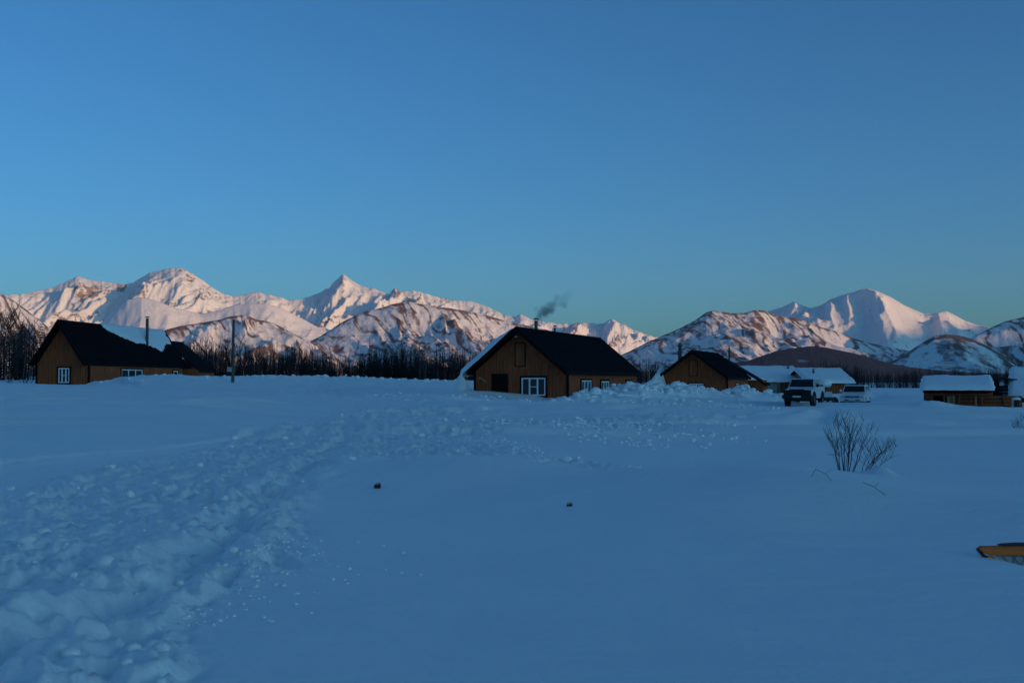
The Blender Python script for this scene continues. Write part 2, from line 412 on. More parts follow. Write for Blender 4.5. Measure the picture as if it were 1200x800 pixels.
    # churned belt in the middle distance
    for pts, w in (([(-12, 62), (-4, 50), (1, 42), (6, 40.5), (12, 45)], 2.2), ([(3, 58), (8, 60), (14, 66), (19, 70)], 2.6), ([(-22, 64), (-12, 60), (-4, 57), (5, 54)], 1.6), ([(-24, 70), (-10, 74), (-2, 78)], 2.5)):
        d, h = seg_dist(x, y, [(a, b, 1) for a, b in pts])
        mm = np.exp(-(d / w) ** 2) * (.5 + perlin(x / 3, y / 3, 15))
        z = z + np.clip(mm, 0, 1) * (.20 * fbm(x / .9, y / .9, 3, 19) + .12 * np.maximum(perlin(x / .45, y / .5, 29), 0))
    for pts, w, rough in BANKS:
        d, h = seg_dist(x, y, pts)
        wv = w * (1 + .45 * perlin(x / 1.7, y / 1.7, 71))
        e = np.exp(-(d / wv) ** 2)
        z = z + np.maximum(h - z, 0) * e
        z = z + rough * e * (.30 * fbm(x / 1.1, y / 1.1, 3, 37) + .20 * (0.5 - np.abs(perlin(x / .55, y / .55, 41))) + .07 * fbm(x / .25, y / .25, 2, 43))
    # scooped hollow and steep drift at the windward corner of the middle cabin
    d, h = seg_dist(x, y, [(-2.95, 64.2, 1), (-3.25, 66.5, 1)])
    z = z + .95 * np.exp(-(d / .42) ** 2)
    d, h = seg_dist(x, y, [(11.3, 94.5, zpx(450, 95)), (12.3, 96, zpx(443, 96)), (13.0, 97.3, zpx(432, 97)), (13.5, 99, zpx(427, 99))])
    z = z + np.maximum(h - z, 0) * np.exp(-(d / .55) ** 2)
    # drift on the shrub's lee side
    z = z + .30 * np.exp(-(((x - 5.66) / .22) ** 2 + ((y - 16.9) / .3) ** 2)) * .6 + .1 * np.exp(-(((x - 5.1) / .5) ** 2 + ((y - 17.4) / .5) ** 2))
    # snow lying against the timber frame at the right
    z = z - .34 * np.exp(-(((x - 4.85) / .36) ** 2 + ((y - 9.42) / .50) ** 2))
    return z

az_f = np.radians(np.linspace(-29.5, 29.5, 800)); az_c = np.radians(np.linspace(29.5, 330.5, 70)[1:-1])
AZ = np.concatenate([az_f, az_c])
RR = np.concatenate([[.6, 1.2, 2, 3, 4], np.exp(np.linspace(math.log(4.8), math.log(112), 600)), np.exp(np.linspace(math.log(115), math.log(600), 60)), np.exp(np.linspace(math.log(660), math.log(20000), 24))])
A_, R_ = np.meshgrid(AZ, RR)
X_, Y_ = R_ * np.sin(A_), R_ * np.cos(A_)
Z_ = ground_z(X_.ravel(), np.where(Y_ > 0, Y_, np.abs(Y_) * .0 + 2).ravel()).reshape(X_.shape)
Z_ = np.where((Y_ <= 4.5), 0.0 + (Z_ * sstep(2.5, 4.5, Y_)), Z_)
nr, nc = X_.shape
Vg = np.stack([X_.ravel(), Y_.ravel(), Z_.ravel()], 1)
Fg = gridfaces(nr, nc, True)
wrap = np.array([[r * nc + nc - 1, r * nc, (r + 1) * nc, (r + 1) * nc + nc - 1] for r in range(nr - 1)])[:, ::-1]
Fg = np.vstack([Fg, wrap])
c_id = len(Vg); Vg = np.vstack([Vg, [[0, 0, 0]]])
idx = np.arange(nc)
hub = np.stack([np.full(nc // 2, c_id), idx[0:nc - 1:2][:nc // 2], idx[1:nc:2][:nc // 2], (idx[2::2].tolist() + [0])[:nc // 2]], 1)
Fg = np.vstack([Fg, hub])
g = npmesh('snow_ground', Vg, Fg, M['snow'])
tag(g, 'wide trampled field of blue shaded snow with drifts, boot holes and ploughed banks', kind='structure')
def gz(x, y): return float(ground_z(np.array([x]), np.array([y]))[0])

# ------------------------------------------------------------------ mountains
def resample(prof, px):
    p = np.array(prof, float); return np.interp(px, p[:, 0], p[:, 1])
def mountain(name, label, prof, D, Lf, seed, m, base=0.0, step=1.1, rows=120, skew=0.0, amp=.32, lam=520., stretch=2.4, jag=1.2, power=1.25,
             lin=0.35, cover=None, back=.5, plateau=0.0, edge=40, nsk=0.0, ribs=(160., .06, 5.0), spurs=()):
    x0, x1 = prof[0][0], prof[-1][0]
    px = np.arange(x0, x1, step)
    yp = resample(prof, px)
    yp = yp + jag * (fbm(px / 9., px * 0 + seed, 4, seed) * 1.6)
    s = np.concatenate([-np.linspace(back, 0.03, 14) ** 1.0, np.linspace(0, 1, rows) ** 1.15])
    P, S = np.meshgrid(px, s)
    T = (P - 600) / F
    Dr = D * (1 + .035 * fbm(px / 160., px * 0 + 3, 2, seed + 5))
    Dm = np.tile(Dr, (len(s), 1))
    Yd = Dm - S * Lf
    X, Y = T * Yd, Yd
    Hr = (HZ - yp) / F * Dr + CZ
    Hs = np.tile(Hr, (len(s), 1))
    sp = np.clip(S, 0, 1)
    # lower down the slope the crest's shape is carried along the fall line and fades
    Hc = np.interp(P + skew * sp, px, np.convolve(np.pad(Hr, 20, 'edge'), np.ones(41) / 41, 'same')[20:-20])
    k = sstep(0, .35, sp)
    H = Hs * (1 - k) + Hc * k
    fall = lin * (1 - sp) + (1 - lin) * (1 - sp) ** (power * 2)
    z = base + (H - base) * fall
    a = D * .0 + (np.mean(Hr) - base)
    Xw = X + nsk * (Dm - Y) + 160 * fbm(X / 900, Y / 900, 2, seed + 70); Yw = Y + 160 * fbm(X / 900 + 9, Y / 900, 2, seed + 71)
    n = ridged(Xw / lam, Yw / (lam * stretch), 6, seed, .52)
    env = sstep(0.0, .18, sp) * (0.35 + .65 * (1 - sp) ** .6) * (1 - sstep(.85, 1, sp))
    z = z + a * amp * (n - .45) * env
    rb, ra, rst = ribs
    n2 = ridged(Xw / rb, Yw / (rb * rst), 4, seed + 40, .6)
    z = z + a * ra * (n2 - .4) * env
    z = z + a * .035 * fbm(Xw / (lam * .12), Yw / (lam * .12), 4, seed + 3) * sstep(0, .05, sp) * (1 - sstep(.9, 1, sp))
    for (pc, sl_, ht, wl, wr, s0, s1) in spurs:        # sharp spurs: steep on the left, gentle on the right
        dp = P - (pc + sl_ * sp) - 3 * perlin(sp * 9 + pc, P * 0, seed + 8)
        z = z + ht * np.where(dp < 0, np.exp(dp / wl), np.exp(-dp / wr)) * sstep(s0, s0 + .12, sp) * (1 - sstep(s1 - .25, s1, sp))
    lim = (HZ - np.tile(yp, (len(s), 1))) / F * Y + CZ
    over = z - (lim - a * .004 - 30 * sp)
    z = np.where((S > 0) & (over > 0), z - over, z)
    bk = np.clip(-S / back, 0, 1)
    z = np.where(S < 0, Hs * (1 - bk) ** 1.2 + (base - 60) * (1 - (1 - bk) ** 1.2), z)
    # ends of the range sink into the ground
    e = np.minimum(sstep(x0, x0 + edge, P), sstep(-x1, -x1 + edge, -P)); z = base - 60 + (z - base + 60) * e
    cv = cover(P, sp, X, Y, n, z, yp, n2) if cover else np.zeros_like(z)
    V = np.stack([X.ravel(), Y.ravel(), z.ravel()], 1)
    o = npmesh(name, V, gridfaces(len(s), len(px)), m, attr=cv)
    tag(o, label, kind='structure')
    return o

SNOWC = (0.84, 0.84, 0.85)
M['alpine'] = mountain_mat('alpine_snow_and_rock', SNOWC, (0.15, 0.10, 0.09), (0.30, 0.20, 0.17), .022, .62, soft=.12, mix=.85, gain=2.6)
M['foothill'] = mountain_mat('foothill_snow_and_scrub', SNOWC, (0.075, 0.036, 0.034), (0.19, 0.105, 0.095), .022, .36, soft=.17, mix=.9)
M['brown_hill'] = mountain_mat('birch_covered_hill', (.6, .55, .55), (0.23, 0.040, 0.034), (0.44, 0.15, 0.12), .035, .45, soft=.2, mix=.95)

def spots(P, yg, centres):
    """dark cover gathered round given picture places: (column, row, half width, half height, strength)"""
    c = 0
    for (a, b, w, h, k) in centres: c = np.maximum(c, k * np.exp(-(((P - a) / w) ** 2 + ((yg - b) / h) ** 2)))
    return c
def rowof(Y, z): return HZ - (z - CZ) / Y * F

def cov_left(P, sp, X, Y, n, z, yp, n2):
    r = rowof(Y, z)
    c = .26 * sstep(.35, .8, n) + .12 + .26 * sstep(.34, .08, n2) * sstep(.04, .15, sp)  # last term darkens gullies between ribs: rock and painted shadow lines
    c = c + spots(P, r, [(108, 340, 22, 10, .45), (140, 337, 8, 9, .55), (222, 325, 10, 12, .45), (240, 345, 18, 12, .45), (262, 350, 8, 10, .4), (40, 345, 6, 6, .5), (400, 330, 5, 10, .35),
                         (395, 375, 16, 10, .3), (465, 345, 8, 8, .5), (480, 350, 12, 5, .35), (525, 352, 8, 5, .4), (675, 384, 8, 8, .4), (660, 385, 7, 8, .3)])
    return c
mountain('mountain', 'high rocky snow range glowing pink, with a sharp horn peak left of the middle',
    [(-260, 400), (-180, 368), (-100, 352), (-40, 342), (0, 345), (20, 345), (40, 341), (60, 337), (75, 330), (88, 323.5), (97, 326), (115, 329), (130, 331), (145, 333), (155, 331), (165, 324), (175, 319), (190, 315.5),
     (205, 313.5), (215, 315), (228, 322), (240, 331), (252, 339), (262, 345), (272, 347), (285, 345), (300, 342), (315, 345), (330, 349), (342, 352), (355, 350), (370, 344), (385, 337), (394, 328), (401, 320),
     (408, 326), (420, 333), (430, 337), (440, 339), (455, 344), (463, 337), (470, 342), (485, 340), (500, 344), (510, 347), (520, 349), (530, 352), (545, 352), (560, 355), (575, 361), (590, 368),
     (603, 371), (610, 368), (620, 373), (632, 376), (650, 378), (665, 380), (675, 378), (690, 378), (700, 380), (710, 377), (718, 373.5), (728, 379), (742, 386), (755, 391), (768, 394), (780, 398), (810, 415), (840, 440)],
    9800, 2300, 11, M['alpine'], skew=60, amp=.42, lam=560, stretch=2.2, jag=1.3, cover=cov_left, rows=190, nsk=.40, lin=.45, step=.9, ribs=(130., .15, 4), spurs=((402, -55, 115, 12, 60, 0, .7), (205, -35, 70, 9, 40, .02, .6), (243, -30, 90, 8, 45, .02, .7), (718, 22, 150, 16, 60, 0, .8), (463, -30, 80, 7, 40, .02, .6), (150, -15, 90, 10, 60, .02, .7), (560, -20, 70, 9, 40, .03, .7)))

def cov_smooth(P, sp, X, Y, n, z, yp, n2):
    r = rowof(Y, z)
    return .05 + spots(P, r, [(360, 385, 14, 4, .5), (340, 383, 12, 5, .35), (105, 385, 8, 4, .3)])
mountain('mountain', 'smooth rounded snow shoulders below the rocky range, pale pink',
    [(40, 440), (90, 400), (112, 384), (130, 366), (148, 351), (165, 348), (182, 352), (205, 361), (235, 368), (258, 363), (275, 357), (292, 355), (312, 356), (330, 361), (350, 371), (372, 383), (395, 394), (430, 420)],
    8000, 1100, 23, M['alpine'], skew=-40, amp=.09, lam=900, jag=.25, cover=cov_smooth, rows=80, lin=.6)

def cov_right(P, sp, X, Y, n, z, yp, n2):
    return .12 + .2 * sstep(.45, .8, n) + spots(P, rowof(Y, z), [(1092, 374, 4, 5, .45), (1052, 352, 5, 4, .4)])
mountain('mountain', 'high snow mountain at the right with a broad shadowed bowl and a bright right flank',
    [(790, 440), (830, 400), (880, 372), (905, 363), (917, 360), (930, 353.5), (937, 356), (950, 361), (962, 358), (975, 350), (990, 345), (1002, 342), (1010, 338.5), (1018, 337.5), (1030, 341), (1045, 348), (1060, 357), (1075, 364),
     (1085, 368), (1097, 366), (1110, 364), (1120, 369), (1130, 375), (1145, 380), (1155, 382), (1168, 386), (1190, 392), (1250, 392), (1330, 380), (1400, 384), (1500, 430)],
    9500, 1900, 41, M['alpine'], skew=30, amp=.46, lam=1100, stretch=1.8, jag=.5, cover=cov_right, rows=140, nsk=.25, lin=.45, ribs=(240., .05, 3), spurs=((1018, 38, 150, 15, 90, 0, .7), (972, 10, 90, 9, 26, .05, .5), (993, 6, 70, 7, 16, .06, .45), (1097, 14, 110, 9, 50, .01, .8), (930, 20, 120, 25, 60, 0, .7)))

def cov_foot(P, sp, X, Y, n, z, yp, n2):
    q = P - 125 * sp + 10 * perlin(X / 130, Y / 130, 95)                                   # birch scrub follows the rounded spurs that run down to the right
    st = ridged(q / 16., sp * 2.0 + 3, 4, 91, .55)
    pt = sstep(-.05, .35, fbm(q / 10. + 5, sp * 3.2, 3, 92))
    c = .07 + .42 * sstep(.36, .66, st) + .26 * pt + .22 * sstep(.45, .75, n) + .30 * sstep(.5, 1, sp)
    return c + .22 * (sp < .02)

mountain('mountain', 'pink snowy foothills with bands of brown birch scrub, right of the middle',
    [(640, 447), (700, 430), (730, 415), (745, 408), (760, 400), (780, 392), (800, 383), (815, 375), (828, 366), (835, 363.5), (850, 366), (862, 367), (875, 366), (885, 363), (895, 363.5), (905, 368), (920, 371), (935, 373), (950, 378), (965, 384),
     (980, 388), (1000, 396), (1020, 402), (1050, 408), (1080, 414), (1110, 420), (1160, 432), (1220, 447)],
    6000, 1150, 57, M['foothill'], skew=-90, amp=.50, lam=420, stretch=2.6, jag=.5, cover=cov_foot, rows=150, nsk=-.40, lin=.55, ribs=(130., .10, 3))
mountain('mountain', 'pink snowy foothills with brown scrub behind the forest and middle cabin',
    [(300, 447), (330, 422), (345, 408), (360, 402), (380, 391), (400, 377.5), (415, 370), (430, 364), (445, 361), (460, 356), (478, 353), (500, 357), (520, 360), (540, 363), (560, 367), (580, 372), (600, 378), (620, 382), (640, 386), (660, 392), (690, 402),
     (720, 418), (760, 440)],
    6200, 1150, 63, M['foothill'], skew=-60, amp=.42, lam=380, stretch=2.8, jag=.4, cover=cov_foot, rows=140, nsk=-.40, lin=.55, ribs=(120., .10, 3))
mountain('mountain', 'scrubby pink hill behind the left cabin and the tall pole',
    [(90, 440), (120, 412), (150, 398), (180, 390), (210, 382), (235, 378), (258, 374), (272, 370), (288, 369), (300, 374), (320, 378), (335, 386), (350, 394), (372, 404), (392, 418), (430, 440)],
    5400, 900, 77, M['foothill'], skew=-50, amp=.5, lam=260, stretch=2.0, jag=.5, cover=cov_foot, rows=100, nsk=-.4, lin=.6, ribs=(110., .09, 3))
mountain('mountain', 'steep scrubby hillside cut by the left edge of the picture',
    [(-300, 440), (-200, 360), (-110, 335), (-40, 334), (-15, 339), (0, 344), (15, 352), (30, 363), (45, 375), (60, 386), (90, 402), (120, 420), (150, 440)],
    4800, 900, 83, M['foothill'], skew=-40, amp=.4, lam=260, stretch=2.0, jag=.4, cover=cov_foot, rows=90, nsk=-.4, lin=.6, ribs=(110., .09, 3))
def cov_dome(P, sp, X, Y, n, z, yp, n2):
    r = rowof(Y, z)
    return .12 + .40 * (sp < .05) + .35 * sstep(.5, .8, n) + .25 * sstep(.05, .3, perlin(X / 140, Y / 260, 19)) + .15 * sstep(1130, 1180, P)
mountain('mountain', 'rounded blue shaded foothill with scrub patches above the log shed',
    [(980, 447), (1020, 434), (1045, 424), (1062, 414), (1080, 402), (1095, 393.5), (1110, 391.5), (1125, 393), (1140, 397), (1155, 404), (1170, 413), (1190, 425), (1210, 436), (1230, 446)],
    4700, 750, 95, M['foothill'], skew=-10, amp=.35, lam=230, stretch=2.2, jag=.4, cover=cov_dome, rows=100, lin=.5)
mountain('mountain', 'scrubby foothill rising at the right edge of the picture, pink on top',
    [(1040, 440), (1085, 416), (1110, 407), (1130, 400), (1150, 390), (1165, 382.5), (1180, 376), (1200, 371.5), (1230, 366), (1290, 360), (1360, 372), (1450, 430)],
    5400, 950, 101, M['foothill'], skew=-50, amp=.5, lam=300, stretch=2, jag=.4, cover=cov_foot, rows=90, nsk=-.4, lin=.6, ribs=(110., .09, 3))
def cov_brown(P, sp, X, Y, n, z, yp, n2):
    r = rowof(Y, z)
    c = .9 - .75 * sstep(.05, .35, perlin(X / 90, Y / 160, 33)) * sstep(4, 16, r - np.tile(yp, (len(r), 1))) * (1 - sstep(960, 1010, P))
    return c
mountain('mountain', 'low brown hill thick with bare birch, in shade behind the snow-roofed cabins',
    [(700, 450), (740, 438), (780, 433), (810, 430), (830, 428), (860, 424.5), (875, 423), (890, 418), (910, 411), (930, 407.5), (950, 405.5), (965, 406.5), (985, 410.5), (1010, 416), (1040, 425), (1070, 430.5), (1100, 434), (1150, 437), (1200, 438), (1300, 440), (1400, 447)],
    2600, 600, 111, M['brown_hill'], skew=-20, amp=.18, lam=120, jag=.5, cover=cov_brown, rows=90, lin=.5)

# unseen ridge behind the viewer, shaped to keep evening sun off the valley floor
def shade_ridge():
    ax = Vector((-sun_dir.x, -sun_dir.y)).normalized(); pr = Vector((-ax.y, ax.x)) * -1     # ax: down-sun, pr: along the ridge to the front right
    if pr.y < 0: pr = -pr
    ps = np.linspace(-7000, 15000, 300); qs = np.linspace(-1, 1, 41)
    P, Q = np.meshgrid(ps, qs)
    h = np.interp(ps, [-7000, -3000, 0, 3000, 5500, 7300, 8200, 9300, 11000, 15000], [1300, 1390, 1390, 1400, 1400, 1500, 1725, 1800, 1780, 1300])
    h = h * (1 + .05 * fbm(ps / 900, ps * 0, 4, 9))
    z = np.tile(h, (len(qs), 1)) * (1 - np.abs(Q)) ** 1.2 + 120 * (ridged(P / 700, Q * 2.2, 4, 5) - .4) * np.abs(Q) * (1 - np.abs(Q)) * 3 - 30
    R = 10000
    X = ax.x * (-R + Q * 3200) + pr.x * P; Y = ax.y * (-R + Q * 3200) + pr.y * P
    V = np.stack([X.ravel(), Y.ravel(), z.ravel()], 1)
    o = npmesh('mountain', V, gridfaces(len(qs), len(ps)), M['foothill'], attr=np.full(P.size, .3))
    tag(o, 'unseen snowy ridge behind the viewer, shaped to shade the valley floor', kind='structure')
shade_ridge()

# ------------------------------------------------------------------ trees
def bare_tree(rnd, H=7.0, fine=1.0, spread=.32, thick=.06, tb=None, cb=None, n1=18):
    """trunk goes into tb, limbs and twigs into cb"""
    lean = Vector((rnd.uniform(-.08, .08), rnd.uniform(-.08, .08), 1))
    n = 7; pts = []
    p = Vector((0, 0, -.4))
    for i in range(n + 1):
        pts.append(p.copy()); p = p + Vector((lean.x + rnd.uniform(-.06, .06), lean.y + rnd.uniform(-.06, .06), 1)) * ((H + .4) / n)
    tb.tube(pts, [thick * (1 - i / (n + .6)) + .008 for i in range(n + 1)], 5)
    for k in range(n1):
        f = .22 + .75 * (k / n1) + rnd.uniform(-.03, .03)
        i = min(int(f * n), n - 1); q = pts[i].lerp(pts[i + 1], f * n - i)
        a = rnd.uniform(0, 6.283); L = H * spread * (1.15 - .75 * f) * rnd.uniform(.7, 1.2)
        d = Vector((math.cos(a) * .75, math.sin(a) * .75, rnd.uniform(.7, 1.3))).normalized()
        e = q + d * L * .55; e2 = e + (d + Vector((rnd.uniform(-.2, .2), rnd.uniform(-.2, .2), .35))).normalized() * L * .45
        cb.tube([q, e, e2], [.022, .015, .007], 3, False)
        for j in range(int(5 * fine)):
            s = q.lerp(e, rnd.uniform(.3, 1)) if j % 2 else e.lerp(e2, rnd.uniform(0, 1))
            d2 = (d + Vector((rnd.uniform(-.8, .8), rnd.uniform(-.8, .8), rnd.uniform(-.1, .7)))).normalized() * L * rnd.uniform(.25, .5)
            cb.tube([s, s + d2 * .6, s + d2 + Vector((0, 0, -.04))], [.013, .010, .005], 3, False)
def spruce(rnd, H, tb, cb):
    tb.tube([(0, 0, -.4), (0, 0, H * .5), (0, 0, H)], [.11, .07, .015], 5)
    lv = int(H * 3.2)
    for i in range(lv):
        f = i / lv; z = .5 + (H - .5) * f; r = (.30 * H) * (1 - f) ** .8 * rnd.uniform(.75, 1.1) * .75 + .1
        for k in range(7):
            a = rnd.uniform(0, 6.283); c, s = math.cos(a), math.sin(a); w = .16 * r + .07
            rr = r * rnd.uniform(.7, 1.1)
            p = [(-s * .03, c * .03, z), (c * rr * .6 - s * w, s * rr * .6 + c * w, z - .10 * rr), (c * rr, s * rr, z - .28 * rr + .05), (c * rr * .6 + s * w, s * rr * .6 - c * w, z - .10 * rr), (s * .03, -c * .03, z + .04)]
            cb.add(p, [(0, 1, 2), (0, 2, 4), (4, 2, 3)])

VAR = []
for i in range(7):
    r = random.Random(100 + i); tb, cb = MB(), MB()
    bare_tree(r, H=6.5, fine=2.0, tb=tb, cb=cb, n1=26, spread=.42)
    VAR.append((tb.mesh('trunk', M['bark_pale'] if i % 3 == 0 else M['bark']), cb.mesh('crown', M['twig_brown'])))
SPR = []
for i in range(3):
    r = random.Random(200 + i); tb, cb = MB(), MB(); spruce(r, 6.5, tb, cb)
    SPR.append((tb.mesh('trunk', M['bark']), cb.mesh('crown', M['needles'])))
def place_tree(name, var, px, d, py_top, label, group=None, rz=None, w=1.0):
    x = (px - 600) / F * d; z0 = gz(x, d)
    H = zpx(py_top, d) - z0; s = H / 6.5
    t = thing(name, label, 'tree', (x, d, z0), rz if rz is not None else random.uniform(0, 6.28), group)
    t.scale = (s * w, s * w, s)
    for nm, me in (('trunk', var[0]), ('crown', var[1])):
        o = bpy.data.objects.new(nm, me); COL.objects.link(o); o.parent = t
    return t
G1 = 'bare birches at the left edge beside the cabin'
k = 0
for px, d, top in [(a_, b_, c_ + 7) for a_, b_, c_ in [(-30, 98, 362), (-16, 104, 358), (-3, 96, 366), (5, 101, 356), (14, 97, 362), (21, 103, 368), (28, 98, 378), (36, 104, 383), (44, 106, 388), (10, 112, 360), (52, 110, 385), (-10, 114, 357), (30, 116, 376), (60, 118, 392)]]:
    place_tree('birch_tree', VAR[k % 7], px, d, top, 'bare dark birch among those standing left of the left cabin', G1, w=1.0); k += 1
G2 = 'trees along the front edge of the forest'
tops = [(a_, b_ + 24) for a_, b_ in [(205, 395), (215, 393), (228, 396), (240, 390), (250, 384), (258, 378), (266, 380), (280, 372), (290, 380), (300, 392), (312, 396), (325, 400), (338, 398), (350, 402), (362, 400), (375, 405), (385, 402),
        (396, 404), (405, 400), (418, 398), (428, 400), (450, 404), (462, 406), (474, 403), (486, 405), (494, 398), (503, 402), (512, 398), (524, 404), (536, 400), (548, 404), (560, 400), (572, 404)]]
for i, (px, top) in enumerate(tops):
    place_tree('birch_tree', VAR[(i * 3 + 1) % 7], px + random.uniform(-3, 3), 118 + random.uniform(-4, 14) + (px - 200) * .05, top + random.uniform(-3, 5), 'bare birch in the dark tree line behind the snow field', G2, w=.95)
for i, (px, top, l) in enumerate([(433, 393, 'narrow dark spruce standing above the tree line, right of the tall pole'), (345, 401, 'small dark spruce in the tree line under the valley gap'),
                                (481, 405, 'dark spruce in the tree line beside pale birch trunks'), (530, 403, 'dark spruce in the tree line just left of the middle cabin')]):
    place_tree('spruce_tree', SPR[i % 3], px, 132, top, l, w=.8)
for px, d, top in [(492, 112, 402), (498, 113, 406)]:
    t = place_tree('birch_tree', VAR[(0, 3)[px > 495]], px, d, top, 'pale trunked birch at the front of the forest, left of the middle cabin', 'pale trunked birches left of the middle cabin')

def forest(name, label, n, pxr, dr, hr, seed, low=True, zoff=0.0):
    r = random.Random(seed)
    base = []
    for i in range(5):
        tb, cb = MB(), MB(); bare_tree(random.Random(seed + i), H=6.5, fine=.6, tb=tb, cb=cb, n1=12 if low else 17, thick=.09, spread=.34)
        o = len(tb.v); v = np.array(tb.v + cb.v); f = []
        for q in tb.f + [tuple(j + o for j in q) for q in cb.f]:
            if len(q) == 4: f.append(q)
        base.append((v, np.array(f)))
    for i in range(2):
        tb, cb = MB(), MB(); spruce(random.Random(seed + 50 + i), 6.5, tb, cb)
        base.append((np.array(cb.v), np.array([(a, b, c, c) for a, b, c in cb.f])))
    Vs, Fs, off = [], [], 0
    pxs = np.array([r.uniform(*pxr) for _ in range(n)]); ds = np.array([dr[0] + (dr[1] - dr[0]) * r.random() ** 1.3 for _ in range(n)])
    xs = (pxs - 600) / F * ds; zs = ground_z(xs, ds, False)
    for x, y, z, p in zip(xs, ds, zs, pxs):
        kk = r.randrange(5) if r.random() < .88 else 5 + r.randrange(2)
        v, f = base[kk]
        h = r.uniform(*hr) * (1 + .25 * math.sin(p / 23.) * math.sin(p / 61. + 1))
        s = h / 6.5; a = r.uniform(0, 6.28); c, si = math.cos(a), math.sin(a)
        th = 1.5
        w = np.stack([(v[:, 0] * c - v[:, 1] * si) * s * 1.15 + x, (v[:, 0] * si + v[:, 1] * c) * s * 1.15 + y, v[:, 2] * s + z + zoff], 1)
        Vs.append(w); Fs.append(f + off); off += len(v)
    V = np.concatenate(Vs); Q = np.concatenate(Fs)
    tri = Q[:, 2] == Q[:, 3]
    me = bpy.data.meshes.new(name)
    fl = [tuple(q) for q in Q[~tri].tolist()] + [tuple(q[:3]) for q in Q[tri].tolist()]
    me.from_pydata(V.tolist(), [], fl); me.materials.append(M['twig']); me.update()
    o = bpy.data.objects.new(name, me); COL.objects.link(o)
    tag(o, label, kind='stuff')
    return o
forest('forest', 'dark bare forest massed behind the left cabin and across to the middle cabin', 1500, (175, 605), (122, 215), (2.2, 3.9), 5)
forest('forest', 'dark forest left of the left cabin', 260, (-170, 75), (108, 170), (3.0, 5.4), 6)
forest('forest', 'distant dark strip of forest along the foot of the hills on the right', 1500, (640, 1330), (285, 430), (4.0, 6.6), 8)

# undergrowth that closes the forest floor
# ------------------------------------------------------------------ cabins
def boards(mb, x0, x1, zb, zt, y, fn=None, w=.16, t=.025, rnd=random, facing='y'):
    """vertical wall boards from x0 to x1; fn(x) gives the top; boards differ in depth, thin gaps between"""
    x = x0
    while x < x1 - 1e-6:
        e = min(x + w, x1); a, b = x + .004, e - .004
        za, zb2 = (fn(a), fn(b)) if fn else (zt, zt)
        pr = rnd.uniform(0, .010)
        if facing == 'y':
            mb.hexa([(a, y - t - pr, zb), (b, y - t - pr, zb), (b, y, zb), (a, y, zb), (a, y - t - pr, za), (b, y - t - pr, zb2), (b, y, zb2), (a, y, za)])
        else:
            mb.hexa([(y, a, zb), (y + t + pr, a, zb), (y + t + pr, b, zb), (y, b, zb), (y, a, za), (y + t + pr, a, za), (y + t + pr, b, zb2), (y, b, zb2)])
        x = e

def window(parent, x0, x1, z0, z1, y, side='y', panes=3, trans=True, trim=.10):
    """y: plane of the wall face. side 'y': faces -y at that y;  side 'x': faces +x at that x, and x0..x1 run along y"""
    def B(mb, a, b, c0, c1, d0, d1):          # d measured outward
        if side == 'y': mb.box(a, b, y - d1, y - d0, c0, c1)
        else: mb.box(y + d0, y + d1, a, b, c0, c1)
    w = bpy.data.objects.new('window', None)
    mb = MB(); T = trim
    B(mb, x0 - T, x0, z0 - T, z1 + T, 0, .07); B(mb, x1, x1 + T, z0 - T, z1 + T, 0, .07); B(mb, x0, x1, z1, z1 + T, 0, .072); B(mb, x0, x1, z0 - T, z0, 0, .085)
    w = mb.obj('window', M['dark_trim'], parent)
    fr = MB(); f = .075
    B(fr, x0 + .001, x0 + f, z0 + .001, z1 - .001, .0, .055); B(fr, x1 - f, x1 - .001, z0 + .001, z1 - .001, .0, .055)
    B(fr, x0 + f, x1 - f, z0 + .001, z0 + f, .0, .053); B(fr, x0 + f, x1 - f, z1 - f, z1 - .001, .0, .053)
    fr.obj('frame', M['white_paint'], w)
    W_ = x1 - x0
    cuts = [x0 + W_ * i / panes for i in range(1, panes)]
    for c in cuts:
        m_ = MB(); B(m_, c - .045, c + .045, z0 + f, z1 - f, .0, .050); m_.obj('mullion', M['white_paint'], w)
    if trans:
        m_ = MB(); mid = (z0 + z1) / 2
        a, b = (cuts[0] + .035, cuts[-1] - .035) if panes >= 3 else (x0 + f, x1 - f)
        B(m_, a, b, mid - .02, mid + .02, .0, .046); m_.obj('transom', M['white_paint'], w)
    edges = [x0 + f] + cuts + [x1 - f]
    for a, b in zip(edges[:-1], edges[1:]):
        pn = MB(); B(pn, a + .003, b - .003, z0 + f + .003, z1 - f - .003, .006, .018); pn.obj('pane', M['pane'], w)
    return w

def roof_slab(mb, x0, z0, x1, z1, y0, y1, t, inset=0):
    """sloping slab between (x0,z0) eave and (x1,z1) ridge, top surface, thickness t downward"""
    mb.hexa([(x0, y0, z0 - t), (x1, y0, z1 - t), (x1, y1, z1 - t), (x0, y1, z0 - t), (x0, y0, z0), (x1, y0, z1), (x1, y1, z1), (x0, y1, z0)])

